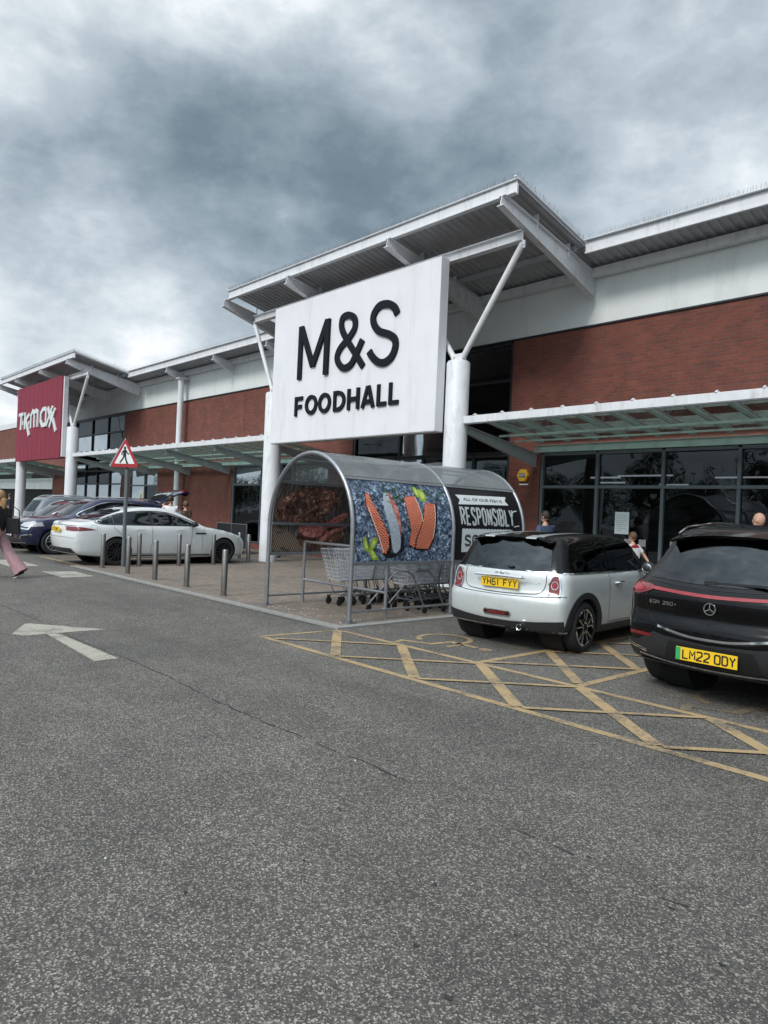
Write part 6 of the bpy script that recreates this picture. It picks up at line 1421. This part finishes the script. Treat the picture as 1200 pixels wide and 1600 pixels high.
    for q in 'lr':
        a = addv('', J['sh'+q], .080); SE.append((i2, a)); e = [J['sh'+q][i]+(J['el'+q][i]-J['sh'+q][i])*(frac if short else 1) for i in range(3)]; c_ = addv('', tuple(e), .064 if short else .054); SE.append((a, c_))
        if not short: w_ = [J['el'+q][i]+(J['wr'+q][i]-J['el'+q][i])*.95 for i in range(3)]; d_ = addv('', tuple(w_), .040); SE.append((c_, d_))
    b = MB(); b.add(*skin_mesh(SV, SE, SR, root=i0)); sh_o = b.build('shirt', top, t, local=True, smooth=True)
    if stripe:
        b = MB(); b.add(*skin_mesh([J['ch'][:2]+(J['ch'][2]+.04*k,), J['shl'], J['shr'], Js['nk']], [(0, 1), (0, 2), (0, 3)], [.150*k, .084*k, .084*k, .078*k])); b.build('shoulder_panel', stripe, sh_o, local=True, smooth=True)
    b = MB()
    lw = 1.2 if wide else 1.0
    tv = [P(0, 0, .98), P(0, 0, .90)]; te = [(0, 1)]; tr_ = [.140*k, .145*k]
    for q in 'lr':
        a = len(tv); tv += [J['hp'+q], J['kn'+q], tuple(J['kn'+q][i]+(J['an'+q][i]-J['kn'+q][i])*.93 for i in range(3))]; te += [(1, a), (a, a+1), (a+1, a+2)]; tr_ += [.105*k, .075*k*lw, .062*k*lw*1]
    b.add(*skin_mesh(tv, te, tr_))
    if wide:
        for q in 'lr':
            kn_, an_, hp_ = Vector(J['kn'+q]), Vector(J['an'+q]), Vector(J['hp'+q]); b0 = len(b.v)
            b.tube([hp_+(kn_-hp_)*.45, hp_+(kn_-hp_)*.8, kn_+(an_-kn_)*.15, kn_+(an_-kn_)*.5, kn_+(an_-kn_)*.8, kn_+(an_-kn_)*1.06], [.098*k, .096*k, .098*k, .112*k, .128*k, .142*k], 20)
            for i_ in range(b0, len(b.v)): x_, y_, z_ = b.v[i_]; f_2 = .010*math.sin((i_-b0) % 20*1.9+((i_-b0)//20)*.7); b.v[i_] = (x_+f_2, y_+f_2*.6, z_)
    b.build('trousers', bottom, t, local=True, smooth=True)
    for q in 'lr':
        an = Vector(J['an'+q]); tp = pose.get('toe'+q, 0); fd = Vector((math.cos(tp), 0, math.sin(tp))); dn = Vector((math.sin(tp), 0, -math.cos(tp)))
        b = MB(); b.add(*chain([tuple(an-fd*.03*k), tuple(an+dn*.045*k-fd*.02*k), tuple(an+dn*.055*k+fd*.08*k), tuple(an+dn*.065*k+fd*.17*k)], [.045*k, .045*k, .042*k, .032*k])); so = b.build('shoe', 'cloth_black', t, local=True, smooth=True)
        b = MB(); a0 = an+dn*.088*k
        b.bar(tuple(a0-fd*.075*k), tuple(a0+fd*.20*k), .085*k, .022*k); b.build('sole', 'shoe_sole', so, local=True, bevel=.008)
        if wide:
            b = MB()
            for i in range(3): c0 = an+dn*.05*k+fd*(.02+.028*i)*k; b.bar(tuple(c0+Vector((-.012, -.047, .03))), tuple(c0+Vector((.012, -.047, -.03))), .006, .012)
            b.build('shoe_stripes', 'shoe_sole', so, local=True)
    if not bald:
        q = MB(); q.ellipsoid((0, 0, 0), (.105, .088, .115), 18, 12); b = MB()
        keep = [f for f in q.f if not (sum(q.v[i][0] for i in f)/4 > .035 and sum(q.v[i][2] for i in f)/4 < .062) and sum(q.v[i][2] for i in f)/4 > (-.06 if not longhair else -.09)]
        b.add([hx_(v[0]-.006+random.uniform(-.004, .004), v[1]+random.uniform(-.004, .004), v[2]+.026+random.uniform(-.004, .004)) for v in q.v], keep); ho = b.build('hair', hair, t, local=True, smooth=True)
        so_ = ho.modifiers.new('t', 'SOLIDIFY'); so_.thickness = .008
        if longhair: b = MB(); b.add(*chain([hx_(-.07, 0, 0), hx_(-.09, .01, -.12), hx_(-.08, .0, -.26)], [(.07*k, .09*k), (.055*k, .10*k), (.03*k, .07*k)])); b.build('long_hair', hair, ho, local=True, smooth=True)
    if cap:
        q = MB(); q.ellipsoid((0, 0, 0), (.108, .09, .10), 18, 12); b = MB(); b.add([hx_(v[0], v[1], v[2]+.05) for v in q.v], [f for f in q.f if sum(q.v[i][2] for i in f)/4 > .0]); b.box(.08, .19, -.06, .06, hz+.05, hz+.058); b.build('cap', cap, t, local=True, smooth=True)
    return t
walk = dict(legl=((.22, 0, -.40), (.02, 0, -.42)), legr=((-.10, 0, -.42), (-.26, 0, -.33)), toer=-.6, arml=((-.08, .05, -.27), (.02, 0, -.24)), armr=((.10, .05, -.26), (.14, 0, -.20)))
person('man in white t-shirt seen from behind at the raised tailgate of the blue crossover', (-20.5, 9.98, 0), R(150), 1.80, 'hair_dark', 'cloth_white', 'denim', dict(arml=((.12, .1, -.22), (.22, 0, -.02)), armr=((.10, .12, -.24), (.22, 0, .0))), cap='cloth_black')
person('person in brown top half hidden behind the man in the white t-shirt', (-20.75, 10.62, .0), R(200), 1.66, 'hair_brown', 'timber', 'denim', {})
person('man in blue shirt with dark shoulder strap walking behind the silver car', (-8.72, 12.7, .014), R(165), 1.72, 'hair_dark', 'cloth_blue', 'denim', dict(walk, head=.2))
person('boy in white and red football shirt standing between the two near cars', (-6.62, 12.5, .014), R(170), 1.38, 'hair_brown', 'cloth_white', 'cloth_black', dict(head=.1, armr=((-.10, .14, -.20), (-.12, .02, -.16)), arml=((-.18, .12, -.16), (-.16, .0, -.14))), stripe='cloth_red')
person('bald man in white top walking behind the black car at the right edge', (-4.44, 12.6, .014), R(175), 1.80, 'hair_dark', 'cloth_white', 'denim', walk, bald=True)
person('distant person by the entrance under the dark red sign at far left', (-46.6, 12.4, 0), R(200), 1.78, 'hair_brown', 'cloth_blue', 'denim', {})
person('person whose dark head just shows over the roof of the blue crossover', (-25.2, 12.0, .014), R(20), 1.78, 'hair_dark', 'cloth_black', 'denim', {})
person('person in sky blue sleeves mostly hidden by the left white column', (-18.72, 12.75, .014), R(175), 1.66, 'hair_dark', 'cloth_sky', 'denim', dict(arml=((.25, .04, -.16), (.16, 0, -.18)), armr=((.27, .02, -.14), (.14, 0, -.2))), short=False)
wm = person('woman in wide pink trousers and black top walking off the left edge', (-15.12, 3.85, 0), R(-133), 1.66, 'hair_blonde', 'cloth_black', 'cloth_pink', dict(legl=((.20, 0, -.40), (.0, 0, -.43)), legr=((-.18, .0, -.41), (-.27, 0, -.36)), toer=-.42, arml=((-.05, .06, -.27), (.05, 0, -.24)), armr=((-.14, .05, -.25), (-.06, 0, -.22))), wide=True, short=False, longhair=True)
hb = empty('handbag', (-14.96, 4.07, .86), R(-120), 'black bag carried by the woman in pink trousers', 'bag')
b = MB(); b.prism([(-.13, 0), (.13, 0), (.11, .30), (-.10, .30)], lambda u, v: (u, -.06, v), lambda u, v: (u, .06, v)); b.build('bag_body', 'cloth_black', hb, local=True, bevel=.02)
b = MB(); b.tube([(-.1, 0, .27), (-.09, 0, .45), (0, 0, .52), (.09, 0, .45), (.11, 0, .27)], .009, 6); b.build('strap', 'cloth_black', hb, local=True)

# ------------------------------------------------------------------ trees and lamps beyond the car park, behind the camera (they show in the shop glass)
def tree(seed, H, w):
    rn = random.Random(seed); t = empty('tree', (0, 0, 0), 0, None, 'tree', 'trees beyond the car park behind the viewer')
    b = MB(); b.tube([(0, 0, 0), (.05, .02, H*.3), (0, .1, H*.7)], [.18, .13, .04], 8)
    tips = []
    for i in range(9):
        a = i*2.4; z = H*(.25+.05*i); r = w*rn.uniform(.4, .85); e = (r*math.cos(a), r*math.sin(a), z+H*rn.uniform(.1, .25)); b.tube([(0, 0, z), (e[0]*.5, e[1]*.5, z+(e[2]-z)*.7), e], [.07, .045, .02], 6); tips.append(e)
    b.build('trunk', 'bark', t, local=True)
    tips += [(0, 0, H*.8), (0, 0, H*.6)]
    for mi, m_ in enumerate(('leaf_a', 'leaf_b')):
        b = MB()
        for j, e in enumerate(tips):
            if j % 2 != mi: continue
            cr = w*rn.uniform(.42, .62)
            for _ in range(330):
                u = Vector((rn.gauss(0, 1), rn.gauss(0, 1), rn.gauss(0, .8))).normalized()*cr*rn.uniform(.55, 1.05); p = Vector(e)+u; s = rn.uniform(.07, .15); d1 = Vector((rn.uniform(-1, 1), rn.uniform(-1, 1), rn.uniform(-1, 1))).normalized(); d2 = d1.cross(Vector((rn.uniform(-1, 1), rn.uniform(-1, 1), rn.uniform(-1, 1)))).normalized()
                b.add([p-d1*s, p-d2*s*.6, p+d1*s, p+d2*s*.6], [(0, 1, 2, 3)])
        b.build('crown', m_, t, local=True)
    return t
protos = [tree(1, 7.5, 2.6), tree(2, 9.0, 2.4), tree(3, 6.5, 3.0)]
kk = 0
for i in range(52):
    x = -150+3.3*i; y = -47+random.uniform(-4, 4); p = protos[i % 3] if i >= 3 else protos[i]
    c_ = p if i < 3 else copy_tree(p); c_.location = (x, y, 0); c_.rotation_euler = (0, 0, random.random()*6); s_ = random.uniform(.85, 1.2); c_.scale = (s_, s_, s_*random.uniform(.9, 1.1))
    c_['label'] = 'bushy green tree in the row beyond the car park behind the viewer'
for i, x in enumerate((-48, -14)):
    t = empty('street_lamp', (x, -14, 0), 0, 'tall galvanised car park lamp behind the viewer', 'lamp post', 'car park lamps behind the viewer')
    b = MB(); b.lathe([(.10, 0), (.07, 8), (0, 8)], 12, (0, 0, 0)); b.build('pole', 'galv', t, local=True, smooth=True)
    b = MB(); b.bar((-.9, 0, 8), (.9, 0, 8), .06, .06); b.box(-1.3, -.8, -.12, .12, 7.98, 8.08); b.box(.8, 1.3, -.12, .12, 7.98, 8.08); b.build('lamp_head', 'galv_dark', t, local=True)
